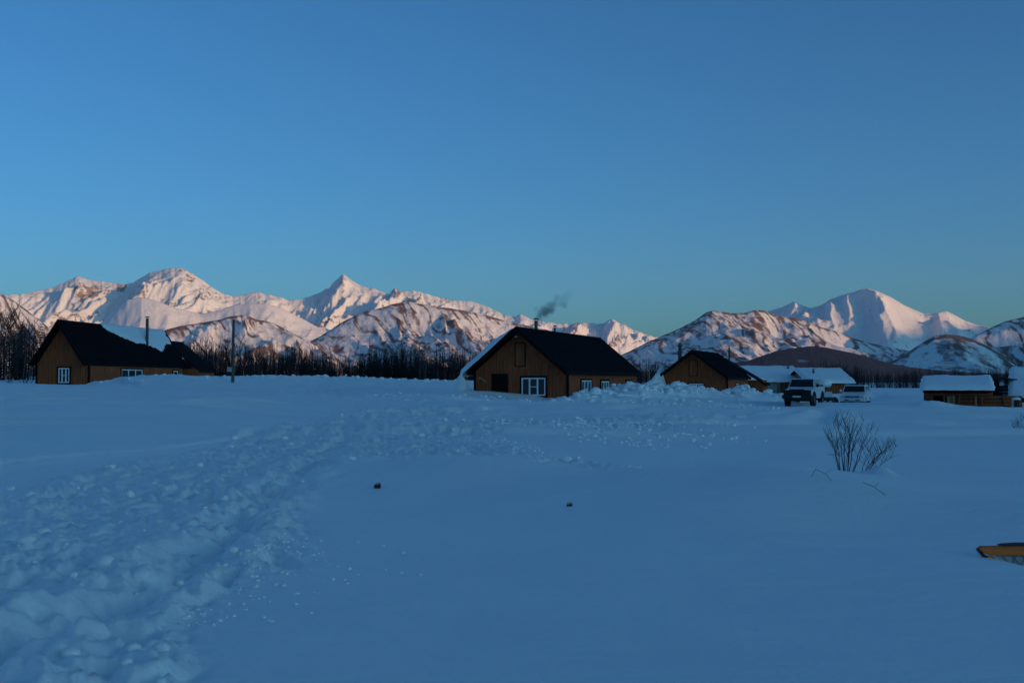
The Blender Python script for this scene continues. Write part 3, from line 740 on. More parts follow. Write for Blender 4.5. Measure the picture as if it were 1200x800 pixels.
def snow_sheet(pts, fn, thick, name, parent, label=None, n=26, edge=.35, seed=1):
    """snow lying on a sloping plane: outline polygon pts in (u,v) mapped by fn(u,v,h) -> point; dense grid clipped to polygon with rounded edges"""
    P = np.array(pts); u0, v0 = P.min(0); u1, v1 = P.max(0)
    nu, nv = max(8, int((u1 - u0) / .14)), max(8, int((v1 - v0) / .14))
    nu, nv = min(nu, 140), min(nv, 60)
    U, V = np.meshgrid(np.linspace(u0 - .1, u1 + .1, nu), np.linspace(v0 - .1, v1 + .1, nv))
    U = U + .07 * perlin(U * 2.1, V * 2.1, seed + 2); V = V + .07 * perlin(U * 2.3 + 7, V * 2.3, seed + 3)
    m = poly_mask(U, V, pts, edge) ; m = np.clip((m - .5) * 2, 0, 1) ** .45
    h = m * thick * (1 + .25 * fbm(U * .8, V * .8, 3, seed)) - .03 * (m <= 0)
    vs, fs = [], []
    ids = {}
    for j in range(nv - 1):
        for i in range(nu - 1):
            if max(m[j, i], m[j + 1, i], m[j, i + 1], m[j + 1, i + 1]) <= 0: continue
            q = []
            for (b, a) in ((j, i), (j, i + 1), (j + 1, i + 1), (j + 1, i)):
                if (b, a) not in ids: ids[(b, a)] = len(vs); vs.append(fn(U[b, a], V[b, a], h[b, a]))
                q.append(ids[(b, a)])
            fs.append(tuple(q))
    mb = MB(); mb.add(vs, fs)
    return mb.obj(name, M['roof_snow'], parent, smooth=True, label=label)

def cabin(name, label, cx, cy, a, W_, L, ze, zr, zb, osd, of, clad='cladding', side_len=None):
    t = thing(name, label, 'cabin', (cx, cy, 0), -a)
    hw = W_ / 2; sl = (zr - ze) / hw
    under = .16
    top = lambda x: zr - under - abs(x) * sl
    rnd = random.Random(int(cx * 10))
    # solid shell behind the boards
    s = MB(); s.prism([(-hw + .03, zb), (hw - .03, zb), (hw - .03, top(hw - .03) - .02), (0, zr - under - .02), (-hw + .03, top(hw - .03) - .02)], 'y', .03, L - .03)
    s.obj('wall', M['dark_trim'], t)
    mb = MB(); boards(mb, -hw, 0, zb, 0, .028, top, rnd=rnd); boards(mb, 0, hw, zb, 0, .028, top, rnd=rnd)
    o = mb.obj('cladding', M[clad], t); o['kind'] = 'stuff'
    mb = MB(); boards(mb, 0.0, L, zb, top(hw), hw - .028, facing='x', rnd=rnd)
    o = mb.obj('cladding', M[clad], t); o['kind'] = 'stuff'
    mb = MB(); boards(mb, 0.0, L, zb, top(hw), -hw - .02, facing='x', rnd=rnd)
    o = mb.obj('cladding', M[clad], t); o['kind'] = 'stuff'
    # corner posts
    for sx in (-1, 1):
        c = MB(); c.box(min(sx * hw, sx * (hw + .05)) - (.07 if sx > 0 else 0), max(sx * hw, sx * (hw + .05)) + (.07 if sx < 0 else 0), -.055, .07, zb, top(hw) - .01)
        c.obj('corner_post', M['dark_trim'], t)
    # roof: two slabs, barge boards, seams
    for sx in (-1, 1):
        r = MB(); xe = sx * (hw + osd); zee = zr - sl * (hw + osd)
        roof_slab(r, xe, zee, 0.0, zr, -of, L + of, .10)
        ro = r.obj('roof', M['roof'], t)
        se = MB(); n = int((L + 2 * of) / .55)
        for i in range(n + 1):
            y = -of + (L + 2 * of) * i / n
            y = min(max(y, -of + .02), L + of - .02)
            se.hexa([(xe, y - .015, zee + .002), (0.01 * sx, y - .015, zr - .004), (0.01 * sx, y + .015, zr - .004), (xe, y + .015, zee + .002),
                     (xe, y - .010, zee + .03), (0.01 * sx, y - .010, zr + .024), (0.01 * sx, y + .010, zr + .024), (xe, y + .010, zee + .03)])
        so_ = se.obj('roof_seam', M['roof'], ro); so_['kind'] = 'stuff'
        b = MB()
        b.hexa([(xe, -of - .03, zee - .24), (0, -of - .03, zr - .24), (0, -of - .002, zr - .24), (xe, -of - .002, zee - .24), (xe, -of - .03, zee + .012), (0, -of - .03, zr + .012), (0, -of - .002, zr + .012), (xe, -of - .002, zee + .012)])
        b.obj('barge_board', M['dark_trim'], t)
        fb = MB(); fx = xe + (.003 if sx > 0 else -.028); fb.box(fx, fx + .025, -of + .001, L + of, zee - .20, zee - .01); fb.obj('fascia', M['dark_trim'], t)
    rc = MB(); rc.prism([(-.12, zr - .12 * sl + .035), (0, zr + .055), (.12, zr - .12 * sl + .035), (.12, zr - .12 * sl + .02), (0, zr + .035), (-.12, zr - .12 * sl + .02)], 'y', -of, L + of); rc.obj('ridge_cap', M['roof'], t)
    return t, hw, sl, top

def pipe(parent, x, y, z0, z1, r=.09, cap=True):
    p = MB(); p.tube([(x, y, z0), (x, y, z1)], r, 10); o = p.obj('chimney', M['pipe'], parent)
    if cap:
        c = MB(); c.tube([(x, y, z1 + .08), (x, y, z1 + .10), (x, y, z1 + .18)], [r * 1.7, r * 1.7, r * .3], 10)
        for k in range(3):
            an = k * 2.09; c.tube([(x + r * math.cos(an), y + r * math.sin(an), z1 - .02), (x + r * math.cos(an), y + r * math.sin(an), z1 + .09)], .012, 4)
        c.obj('cap', M['pipe'], o)
    return o

def localise(t, px, d_guess=None, plane='y', off=0.0):
    """where the sight line through picture column px meets a wall plane of cabin t (local y=off or local x=off): returns local other coordinate and the depth"""
    a = -t.rotation_euler.z; cx, cy = t.location.x, t.location.y
    tt = (px - 600) / F
    # world = (cx + x cos a + y sin a, cy - x sin a + y cos a);  X = tt*Y
    if plane == 'y': y = off; x = (tt * (cy + y * math.cos(a)) - cx - y * math.sin(a)) / (math.cos(a) + tt * math.sin(a)); r = x
    else: x = off; y = (tt * (cy - x * math.sin(a)) - cx - x * math.cos(a)) / (math.sin(a) - tt * math.cos(a)); r = y
    return r, cy - x * math.sin(a) + y * math.cos(a)

def wall_window(t, pa, pb, ya, yb, plane, off, panes=3, trans=True, trim=.10):
    u0, d0 = localise(t, pa, plane=plane, off=off); u1, d1 = localise(t, pb, plane=plane, off=off)
    dm = (d0 + d1) / 2
    z1, z0 = zpx(ya, dm), zpx(yb, dm)
    return window(t, min(u0, u1), max(u0, u1), z0, z1, off, plane, panes, trans, trim)

# --- middle cabin
c2, hw, sl, top = cabin('cabin', 'brown board cabin in the middle with a dark roof and smoking chimney', .497, 63.638, .361, 5.723, 15.82, 2.335, 4.712, -.8, .165, .831)
wall_window(c2, 611.5, 639.5, 442.5, 463.5, 'y', 0, 3)
wall_window(c2, 680.5, 692, 445.5, 465, 'x', hw, 3); wall_window(c2, 703.5, 713, 446.5, 463, 'x', hw, 3, trim=.12); wall_window(c2, 733, 739.5, 446.5, 456, 'x', hw, 2, False)
x0, d0 = localise(c2, 578); x1, d1 = localise(c2, 593.8)
zt = zpx(439.5, d0)
dr = MB(); dr.box(x0, x1, -.05, -.032, -.8, zt); d_o = dr.obj('door', M['dark_trim'], c2)
dd = MB(); dd.box(x0 - .08, x0 - .001, -.075, -.03, -.8, zt + .08); dd.box(x1 + .001, x1 + .08, -.075, -.03, -.8, zt + .08); dd.box(x0 - .001, x1 + .001, -.073, -.03, zt + .001, zt + .08); dd.obj('door_frame', M['dark_trim'], d_o)
hd = MB(); hd.tube([(x1 - .1, -.055, .9), (x1 - .1, -.10, .9), (x1 - .2, -.10, .9)], .012, 6); hd.obj('handle', M['chrome'], d_o)
def hatch(t, pa, pb, ya, yb, cl):
    x0, d0 = localise(t, pa); x1, d1 = localise(t, pb); z1, z0 = zpx(ya, d0), zpx(yb, d0)
    h = MB()
    n = 4
    for i in range(n):
        a = x0 + (x1 - x0) * i / n; b = x0 + (x1 - x0) * (i + 1) / n; h.box(a + .004, b - .004, -.052, -.038, z0, z1)
    o = h.obj('loft_hatch', M[cl], t)
    f = MB(); w = .05
    f.box(x0 - w, x0 - .001, -.062, -.03, z0 - w, z1 + w); f.box(x1 + .001, x1 + w, -.062, -.03, z0 - w, z1 + w); f.box(x0, x1, -.060, -.03, z1 + .001, z1 + w); f.box(x0, x1, -.060, -.03, z0 - w, z0 - .001)
    f.obj('hatch_frame', M['dark_trim'], o)
hatch(c2, 604.5, 615, 402.5, 428.5, 'cladding')
x, d = localise(c2, 604.6, off=-.3); z = zpx(393.8, d)
lp = MB(); lp.tube([(x, -.03, z + .02), (x, -.30, z + .03)], .018, 6); lo = lp.obj('lamp_arm', M['lamp_white'], c2)
lp = MB(); lp.tube([(x, -.24, z + .10), (x, -.28, z + .07), (x, -.32, z - .03), (x, -.33, z - .07)], [.03, .09, .10, .06], 10); lp.obj('lamp', M['lamp_white'], lo, smooth=True)
# carved nameplate shape beside the door
x, d = localise(c2, 564.5); z = zpx(444.5, d)
pl = MB()
for dx, dz, rr in ((-.24, .05, .07), (-.10, .08, .08), (.05, .02, .07), (.17, -.06, .07), (.27, -.12, .06)):
    pl.tube([(x + dx, -.035, z + dz), (x + dx, -.055, z + dz)], [rr, rr * .9], 9)
pl.obj('carved_plaque', mat('weathered_plaque', (.30, .22, .14), .8, .3, 14), c2)
pipe(c2, -.25, 6.6 - 3.2, 3.9, 5.30, .11); pipe(c2, -.25, 7.0, 4.2, 5.02, .075)
# left slope snow seen edge-on along the barge
def left_map(u, v, h): return (-(hw + .165) * (1 - v) - .10 * h, u, (4.712 - sl * (hw + .165)) * (1 - v) + 4.712 * v + h)
snow_sheet([(-1.02, -.3), (16.4, -.3), (16.4, 3.45), (-1.02, 3.45)], lambda u, v, h: (-(hw + .165) * (1 - v / 3.66) - .3 * h, u, 4.712 - sl * (hw + .165) * (1 - v / 3.66) + h * min(1.0, (1.0 - v / 3.66) * 2.5)), .30, 'roof_snow', c2, seed=5, edge=.06)

# --- left cabin
c1, hw1, sl1, top1 = cabin('cabin', 'left brown cabin with a patch of snow and stovepipe on its roof', -31.975, 78.375, .106, 3.933, 16.49, 2.962, 5.941, -.5, .02, .878)
wall_window(c1, 69, 82, 431, 448.5, 'y', 0, 3)
wall_window(c1, 142, 166.5, 432.8, 446, 'x', hw1, 3, False); wall_window(c1, 202.5, 208, 434.5, 446, 'x', hw1, 1, False)
L1 = 16.49 + .878
def roof1(u, v, h): return (v * (hw1 + .02) + .6 * h * .5, u, 5.941 - sl1 * v * (hw1 + .02) + h * .75)
def roof_uv(px, py):   # picture point -> local (y, fraction down the right slope) on the left cabin's roof
    best = None
    a = .106
    for u in np.linspace(-.8, L1, 200):
        for v in np.linspace(0, 1, 60):
            x, y, z = v * (hw1 + .02), u, 5.941 - sl1 * v * (hw1 + .02)
            X = -31.975 + x * math.cos(a) + y * math.sin(a); Y = 78.375 - x * math.sin(a) + y * math.cos(a)
            e = (600 + X / Y * F - px) ** 2 + (HZ - (z - CZ) / Y * F - py) ** 2
            if best is None or e < best[0]: best = (e, u, v)
    return best[1], best[2]
poly = [roof_uv(*p) for p in [(117, 381), (125, 379.5), (150, 381), (175, 383.5), (192, 386.5), (195, 389), (193, 394), (198, 399), (200, 403), (193, 404), (192, 409), (189.5, 412), (180, 407), (171, 404), (158, 401), (146, 396.5), (136, 392), (127, 388)]]
poly = [(u, (v - .02) * 3.57) for u, v in poly]
snow_sheet([(u, v) for u, v in poly], lambda u, v, h: roof1(u, v / 3.57, h), .20, 'roof_snow', c1, seed=9, edge=.20)
u_, v_ = roof_uv(172, 404)
pipe(c1, v_ * hw1, u_, 3.9, zpx(373, 78.4 + u_), .12)
# lower annex at its far end
ax = MB(); ax.hexa([(-hw1 + .3, 17.4, -.3), (hw1 + 1.0, 17.4, -.3), (hw1 + 1.0, 21, -.3), (-hw1 + .3, 21, -.3), (-hw1 + .3, 17.4, 2.7), (hw1 + 1.0, 17.4, 2.7), (hw1 + 1.0, 21, 2.7), (-hw1 + .3, 21, 2.7)])
axo = ax.obj('annex', M['cladding'], c1)
r = MB(); roof_slab(r, hw1 + 1.2, 2.55, -.2, 5.2, 17.38, 21.4, .12); roof_slab(r, -hw1 - .2, 2.9, -.202, 5.2, 17.38, 21.4, .12); r.obj('annex_roof', M['roof'], axo)
ax = MB(); boards(ax, 17.42, 21, -.3, 2.55, hw1 + 1.0, facing='x'); o = ax.obj('cladding', M['cladding'], axo); o['kind'] = 'stuff'

# --- third cabin
c3, hw3, sl3, top3 = cabin('cabin', 'smaller brown cabin half hidden by the snowbank, right of the middle cabin', 15.932, 96.611, .376, 5.899, 10.5, 2.123, 4.326, -1.0, .179, .815)
wall_window(c3, 807, 824.5, 449.3, 460, 'y', 0, 3, True, .06); hatch(c3, 808, 816.8, 422.5, 440.5, 'cladding')
wall_window(c3, 861.3, 864.6, 449.5, 458, 'x', hw3, 1, False, .04)
yy, dd_ = localise(c3, 854.7, plane='x', off=1.0)
pipe(c3, 1.0, yy, 3.0, zpx(407, dd_), .085)
# lean-to roof running down at the back right
r = MB(); roof_slab(r, hw3 + 1.6, 1.35, .2, 3.95, 11.4, 14.2, .12); o = r.obj('rear_roof', M['roof'], c3)
ax = MB(); ax.box(-hw3 + .2, hw3 + 1.3, 11.5, 14, -1, 1.75); ax.obj('annex', M['cladding'], c3)

# --- snow-roofed cabins behind the vehicles
def px_box(px0, px1, d): return (px0 - 600) / F * d, (px1 - 600) / F * d
def snow_cabin(label, px0, px1, ridge_y, eave_y, d, depth, base_z, gable_px=None, clad='cladding_grey', skew=0.0, win=()):
    """long side to the viewer, roof covered by snow"""
    xa, xb = px_box(px0, px1, d); cx = (xa + xb) / 2; hwid = (xb - xa) / 2
    ze_ = zpx(eave_y, d); zr_ = zpx(ridge_y, d + depth / 2)
    t = thing('cabin', label, 'cabin', (cx, d, 0), skew)
    s = MB(); zt = ze_ - .10
    s.prism([(.3, base_z), (depth - .3, base_z), (depth - .3, zt), (depth / 2, zr_ - .14), (.3, zt)], 'x', -hwid + .45, hwid - .45); s.obj('wall', M['dark_trim'], t)
    b = MB(); boards(b, -hwid + .4, hwid - .4, base_z, zt, .30, rnd=random.Random(3)); o = b.obj('cladding', M[clad], t); o['kind'] = 'stuff'
    gb = MB(); fn = lambda y: (zt + (zr_ - .14 - zt) * min(y - .3, depth - .3 - y) / (depth / 2 - .3))
    boards(gb, .3, depth / 2, base_z, 0, -hwid + .40 - .03, fn, facing='x', rnd=random.Random(4)); boards(gb, depth / 2, depth - .3, base_z, 0, -hwid + .37, fn, facing='x', rnd=random.Random(5))
    o = gb.obj('cladding', M['pale_wood'], t); o['kind'] = 'stuff'
    r = MB()
    r.hexa([(-hwid, 0, ze_ - .1), (hwid, 0, ze_ - .1), (hwid, depth / 2, zr_ - .1), (-hwid, depth / 2, zr_ - .1), (-hwid, 0, ze_), (hwid, 0, ze_), (hwid, depth / 2, zr_), (-hwid, depth / 2, zr_)])
    r.hexa([(-hwid, depth / 2 + .002, zr_ - .1), (hwid, depth / 2 + .002, zr_ - .1), (hwid, depth, ze_ - .1), (-hwid, depth, ze_ - .1), (-hwid, depth / 2 + .002, zr_), (hwid, depth / 2 + .002, zr_), (hwid, depth, ze_), (-hwid, depth, ze_)])
    ro = r.obj('roof', M['roof'], t)
    Ls = depth / 2
    snow_sheet([(-hwid - .04, -.05), (hwid + .04, -.05), (hwid + .04, Ls * .985), (-hwid - .04, Ls * .985)], lambda u, v, h: (u, v - .25 * h, ze_ + (zr_ - ze_) * v / Ls + h), .28, 'roof_snow', ro, seed=int(px0), edge=.10)
    for (wa, wb, ya, yb) in win:
        wx0, wx1 = px_box(wa, wb, d + .27); window(t, wx0 - cx, wx1 - cx, zpx(yb, d + .27), zpx(ya, d + .27), .27, 'y', 2, False, .05)
    return t, ze_, zr_, hwid, cx
D4 = 116
c4, ze4, zr4, h4, cx4 = snow_cabin('low cabin with a long snow-covered roof, just left of the pickup', 872, 940, 430.5, 446.5, D4, 7.0, -.6)
# doorway, pale post and porch under the eave
xa, xb = px_box(899, 911, D4 + .2); p = MB(); p.box(xa - cx4, xb - cx4, .22, .26, -.6, zpx(448.5, D4)); p.obj('door', M['grey_box'], c4)
xa, xb = px_box(911.5, 914.5, D4); p = MB(); p.box(xa - cx4, xb - cx4, .10, .24, -.6, zpx(448, D4)); p.obj('post', M['pale_wood'], c4)
xa, xb = px_box(889, 892.5, D4); p = MB(); p.box(xa - cx4, xb - cx4, .20, .26, -.6, zpx(449, D4)); p.obj('shutter', M['dark_trim'], c4)
pipe(c4, (923.5 - 600) / F * (D4 + 2.6) - cx4, 2.6, 3.0, zpx(430, D4 + 2.6), .12)
D5 = 112
c5, ze5, zr5, h5, cx5 = snow_cabin('cabin with a snow roof and pale gable, behind the snowmobile', 946, 1002, 433, 448, D5, 7.6, -.8, skew=.10)
pipe(c5, (955 - 600) / F * (D5 + 2) - cx5, 2.0, 2.2, zpx(433.5, D5 + 2), .10)
lw = MB()
# a slab of snow sliding off the eave
xa, xb = px_box(959.5, 972, D5 - .4)
mb = MB(); mb.hexa([(xa - cx5, -.75, zpx(453, D5)), (xb - cx5, -.75, zpx(453, D5)), (xb - cx5, -.35, zpx(453.5, D5)), (xa - cx5, -.35, zpx(453.5, D5)), (xa - cx5 - .25, -.45, ze5 + .3), (xb - cx5 + .25, -.45, ze5 + .3), (xb - cx5 + .25, .3, ze5 + .34), (xa - cx5 - .25, .3, ze5 + .34)])
mb.obj('sliding_snow', M['roof_snow'], c5, bevel=.09, smooth=True)

# --- log shed at the right and its neighbour
D6 = 64
def shed():
    xa, xb = px_box(1079, 1162.8, D6); cx = (xa + xb) / 2; h = (xb - xa) / 2 * .905
    t = thing('shed', 'long low log shed with a flat slab of snow on its roof, at the right', 'shed', (cx, D6, 0), -math.atan2(cx, D6))
    X = lambda px, dy=0: math.tan(math.atan((px - 600) / F) - math.atan2(cx, D6)) * math.hypot(cx, D6)
    zt = zpx(457, D6 - .8); zr_ = zpx(439.3, D6 + 2.2)
    zb = -.4
    # log walls: round horizontal logs, gap left for the dark doorway
    r = .105; z = zb; k = 0
    while z < zt - .12:
        m_ = MB(); zz = z + r
        top_y = zpx(464, D6)
        segs = [(X(1082), X(1163))] if zz > top_y else [(X(1082), X(1093)), (X(1109.5), X(1197))]
        for (a, b) in segs: 
            m_ = MB(); m_.tube([(a, 0, zz), ((a + b) / 2, random.uniform(-.02, .02), zz + random.uniform(-.01, .01)), (b, 0, zz)], [r, r * .97, r * 1.02], 8); m_.obj('log', M['cladding_grey'] if k % 3 else M['cladding'], t, smooth=True)
        z += r * 1.86; k += 1
    s = MB(); s.box(X(1082.5), X(1162), .12, 3.9, zb, zt - .15); s.obj('wall', M['dark_trim'], t)
    p = MB()
    n = 3
    for i in range(n):
        p_ = MB(); a = X(1109) + (X(1118.5) - X(1109)) * i / n; b = X(1109) + (X(1118.5) - X(1109)) * (i + 1) / n
        p_.box(a + .006, b - .006, -.16, -.125, zb, zpx(463.5, D6)); p_.obj('plank', M['pale_wood'], t)
    for px in (1106, 1124, 1143, 1150, 1176):
        p_ = MB(); p_.box(X(px) - .05, X(px) + .05, -.20, -.11, zb, zpx(463.5 if px > 1109 else 462, D6)); p_.obj('post', M['cladding_grey'] if px != 1143 else M['pale_wood'], t)
    sof = MB(); sof.box(X(1081), X(1162), -.6, -.1, zt - .14, zt - .05); sof.obj('eave_board', M['dark_trim'], t)
    ro = MB()
    ro.hexa([(-h, -.8, zt - .02), (h, -.8, zt - .02), (h - .0, 2.2, zr_ - .34), (-h + .0, 2.2, zr_ - .34), (-h, -.8, zt + .06), (h, -.8, zt + .06), (h, 2.2, zr_ - .26), (-h, 2.2, zr_ - .26)])
    roo = ro.obj('roof', M['roof'], t)
    snow_sheet([(-h - .03, 0), (h + .03, 0), (h + .03, 3.0), (-h - .03, 3.0)], lambda u, v, hh: (u, -.85 + v, zt + .04 + (zr_ - .3 - zt) * v / 3.0 + hh), .28, 'roof_snow', roo, seed=3, edge=.10)
    b = MB(); b.box(h - .03, h + .06, 1.0, 4.0, zb, zr_ - .3); b.obj('end_wall', M['dark_trim'], t)
    return t
shed()
c7, *_ = snow_cabin('snow-roofed building cut off by the right edge, its roof edge bright', 1187, 1262, 433, 463.5, 66, 6.0, -.4, skew=-.46)
# dark timber store between the two, standing in for the forest there
t = thing('forest_stand_in', 'dark open store standing in for forest between the log shed and right-hand snow roof', 'wood store', ((1177 - 600) / F * 68, 68, 0))
hs = (1190.5 - 1163.5) / 2 / F * 68
for sx in (-1, 1):
    for y in (0, 2.4):
        p = MB(); p.box(sx * hs - .06 + (-.06 if sx > 0 else .06), sx * hs + .06 + (-.06 if sx > 0 else .06), y, y + .12, -.3, zpx(446, 68)); p.obj('post', M['dark_trim'], t)
p = MB(); p.hexa([(-hs, -.2, zpx(445, 68)), (hs, -.2, zpx(445, 68)), (hs, 2.8, zpx(441, 68)), (-hs, 2.8, zpx(441, 68)), (-hs, -.2, zpx(444, 68)), (hs, -.2, zpx(444, 68)), (hs, 2.8, zpx(440, 68)), (-hs, 2.8, zpx(440, 68))]); p.obj('roof', M['roof'], t)
p = MB(); p.box(-hs + .06, hs - .06, 2.3, 2.38, -.3, zpx(446, 68)); p.obj('back_wall', M['dark_trim'], t)
for j in range(7):
    for i in range(5):
        p = MB(); x = -hs + .22 + i * (2 * hs - .4) / 4 + random.uniform(-.02, .02); p.tube([(x, .3, .12 + j * .19), (x + random.uniform(-.03, .03), 1.9, .12 + j * .19)], .09, 7); p.obj('log', M['dark_wood'], t)
# snow-capped post in front
x = (1190.8 - 600) / F * 61; z0 = gz(x, 61)
t = thing('gate_post', 'short dark post capped with snow in front of the log wall at the right edge', 'post', (x, 61, z0))
p = MB(); p.tube([(0, 0, -.3), (.0, 0, zpx(468, 61) - z0)], [.14, .13], 8); p.obj('post', M['dark_wood'], t)
p = MB(); zt = zpx(468, 61) - z0; p.tube([(0, 0, zt - .02), (0, 0, zt + .03), (0, 0, zt + .10), (0, 0, zt + .13)], [.17, .21, .14, .03], 10); p.obj('snow_cap', M['clod'], t, smooth=True)
x = (1186 - 600) / F * 61.5
t = thing('marker_board', 'narrow pale board leaning on the log wall beside the snow-capped post', 'board', (x, 61.5, gz(x, 61.5)))
p = MB(); p.box(-.06, .06, 0, .04, -.2, zpx(465.5, 61.5) - gz(x, 61.5)); p.obj('board', M['grey_box'], t)

# ------------------------------------------------------------------ poles and wires
def pole(label, px, ybase, ytop, d, r=.12, box=False, cross=False, m='pole_wood'):
    x = (px - 600) / F * d; z0 = gz(x, d); zt = zpx(ytop, d) - z0
    t = thing('utility_pole', label, 'pole', (x, d, z0))
    p = MB(); p.tube([(0, 0, -.5), (0, 0, zt * .5), (0.02, 0, zt)], [r * 1.1, r, r * .8], 8); p.obj('pole', M[m], t)
    if box:
        b = MB(); zb = zpx(435.5, d) - z0; b.box(-.30, -.02, -.30, -.13, zb, zpx(430, d) - z0); b.obj('meter_box', M['grey_box'], t, bevel=.01)
    if cross:
        for zc, w in cross:
            b = MB(); zz = zt - zc; b.box(-w, w, -.16, -.10, zz - .05, zz + .05); c = b.obj('crossarm', M['pole_wood'], t)
            for sx in (-1, 1):
                i = MB(); i.tube([(sx * (w - .06), -.13, zz + .05), (sx * (w - .06), -.13, zz + .10), (sx * (w - .06), -.13, zz + .16)], [.02, .04, .02], 6); i.obj('insulator', M['lamp_white'], c)
    return t, x, z0 + zt
p1, x1, z1 = pole('tall thin utility pole with a small box near its foot, right of the left cabin', 273, 445, 374, 70, .10, box=True)
p2, x2, z2 = pole('dark utility pole rising behind the left slope of the third cabin', 796.7, 445, 402, 104, .20, cross=[(.25, .32), (.85, .30)])
p3, x3, z3 = pole('thin pale pole standing between the middle and third cabins', 760.6, 448, 427, 118, .07, m='pale_wood')
p4, x4, z4 = pole('short dark pole behind the low snow-roofed cabin', 892, 440, 421, 150, .12)
def wire(label, a, b, sag, r=.005):
    p = MB(); n = 14
    p.tube([Vector(a).lerp(Vector(b), i / n) - Vector((0, 0, sag * 4 * (i / n) * (1 - i / n))) for i in range(n + 1)], r, 4)
    tag(p.obj('power_line', M['wire']), label, 'wire')
wire('thin sagging power line from the left pole to the middle cabin ridge', (x1, 70, z1 - .15), (-1.0, 66.5, 4.95), .75)
wire('thin power line running from the dark pole toward the middle cabin', (x2, 104, z2 - .3), (5.0, 79, 5.0), .5)

# ------------------------------------------------------------------ vehicles
def wheel(parent, x, y, z, r, w, side):
    t = MB(); n = 20
    prof = [(-w / 2, r * .62), (-w / 2, r * .92), (-w / 2 + .03, r), (w / 2 - .03, r), (w / 2, r * .92), (w / 2, r * .62)]
    vs, fs = [], []
    for i in range(n):
        a = 2 * math.pi * i / n
        for (u, q) in prof: vs.append((x + u, y + q * math.cos(a), z + q * math.sin(a)))
    k = len(prof)
    for i in range(n):
        for j in range(k - 1): fs.append((i * k + j, i * k + j + 1, ((i + 1) % n) * k + j + 1, ((i + 1) % n) * k + j))
    t.add(vs, fs); o = MB(); w_ = t.obj('wheel', M['rubber'], parent)
    rm = MB(); s = side * (w / 2 - .03)
    rm.tube([(x + s - .02 * side, y, z), (x + s, y, z)], [r * .62, r * .60], 16)
    for j in range(5):
        a = 2 * math.pi * j / 5; rm.hexa([(x + s, y - .03 + .1 * math.cos(a), z + .1 * math.sin(a)), (x + s + .02 * side, y - .03 + .1 * math.cos(a), z + .1 * math.sin(a)), (x + s + .02 * side, y + .03 + .1 * math.cos(a), z + .1 * math.sin(a)), (x + s, y + .03 + .1 * math.cos(a), z + .1 * math.sin(a)),
             (x + s, y - .03 + r * .56 * math.cos(a), z + r * .56 * math.sin(a)), (x + s + .02 * side, y - .03 + r * .56 * math.cos(a), z + r * .56 * math.sin(a)), (x + s + .02 * side, y + .03 + r * .56 * math.cos(a), z + r * .56 * math.sin(a)), (x + s, y + .03 + r * .56 * math.cos(a), z + r * .56 * math.sin(a))])
    rm.obj('rim', M['rim'], w_)

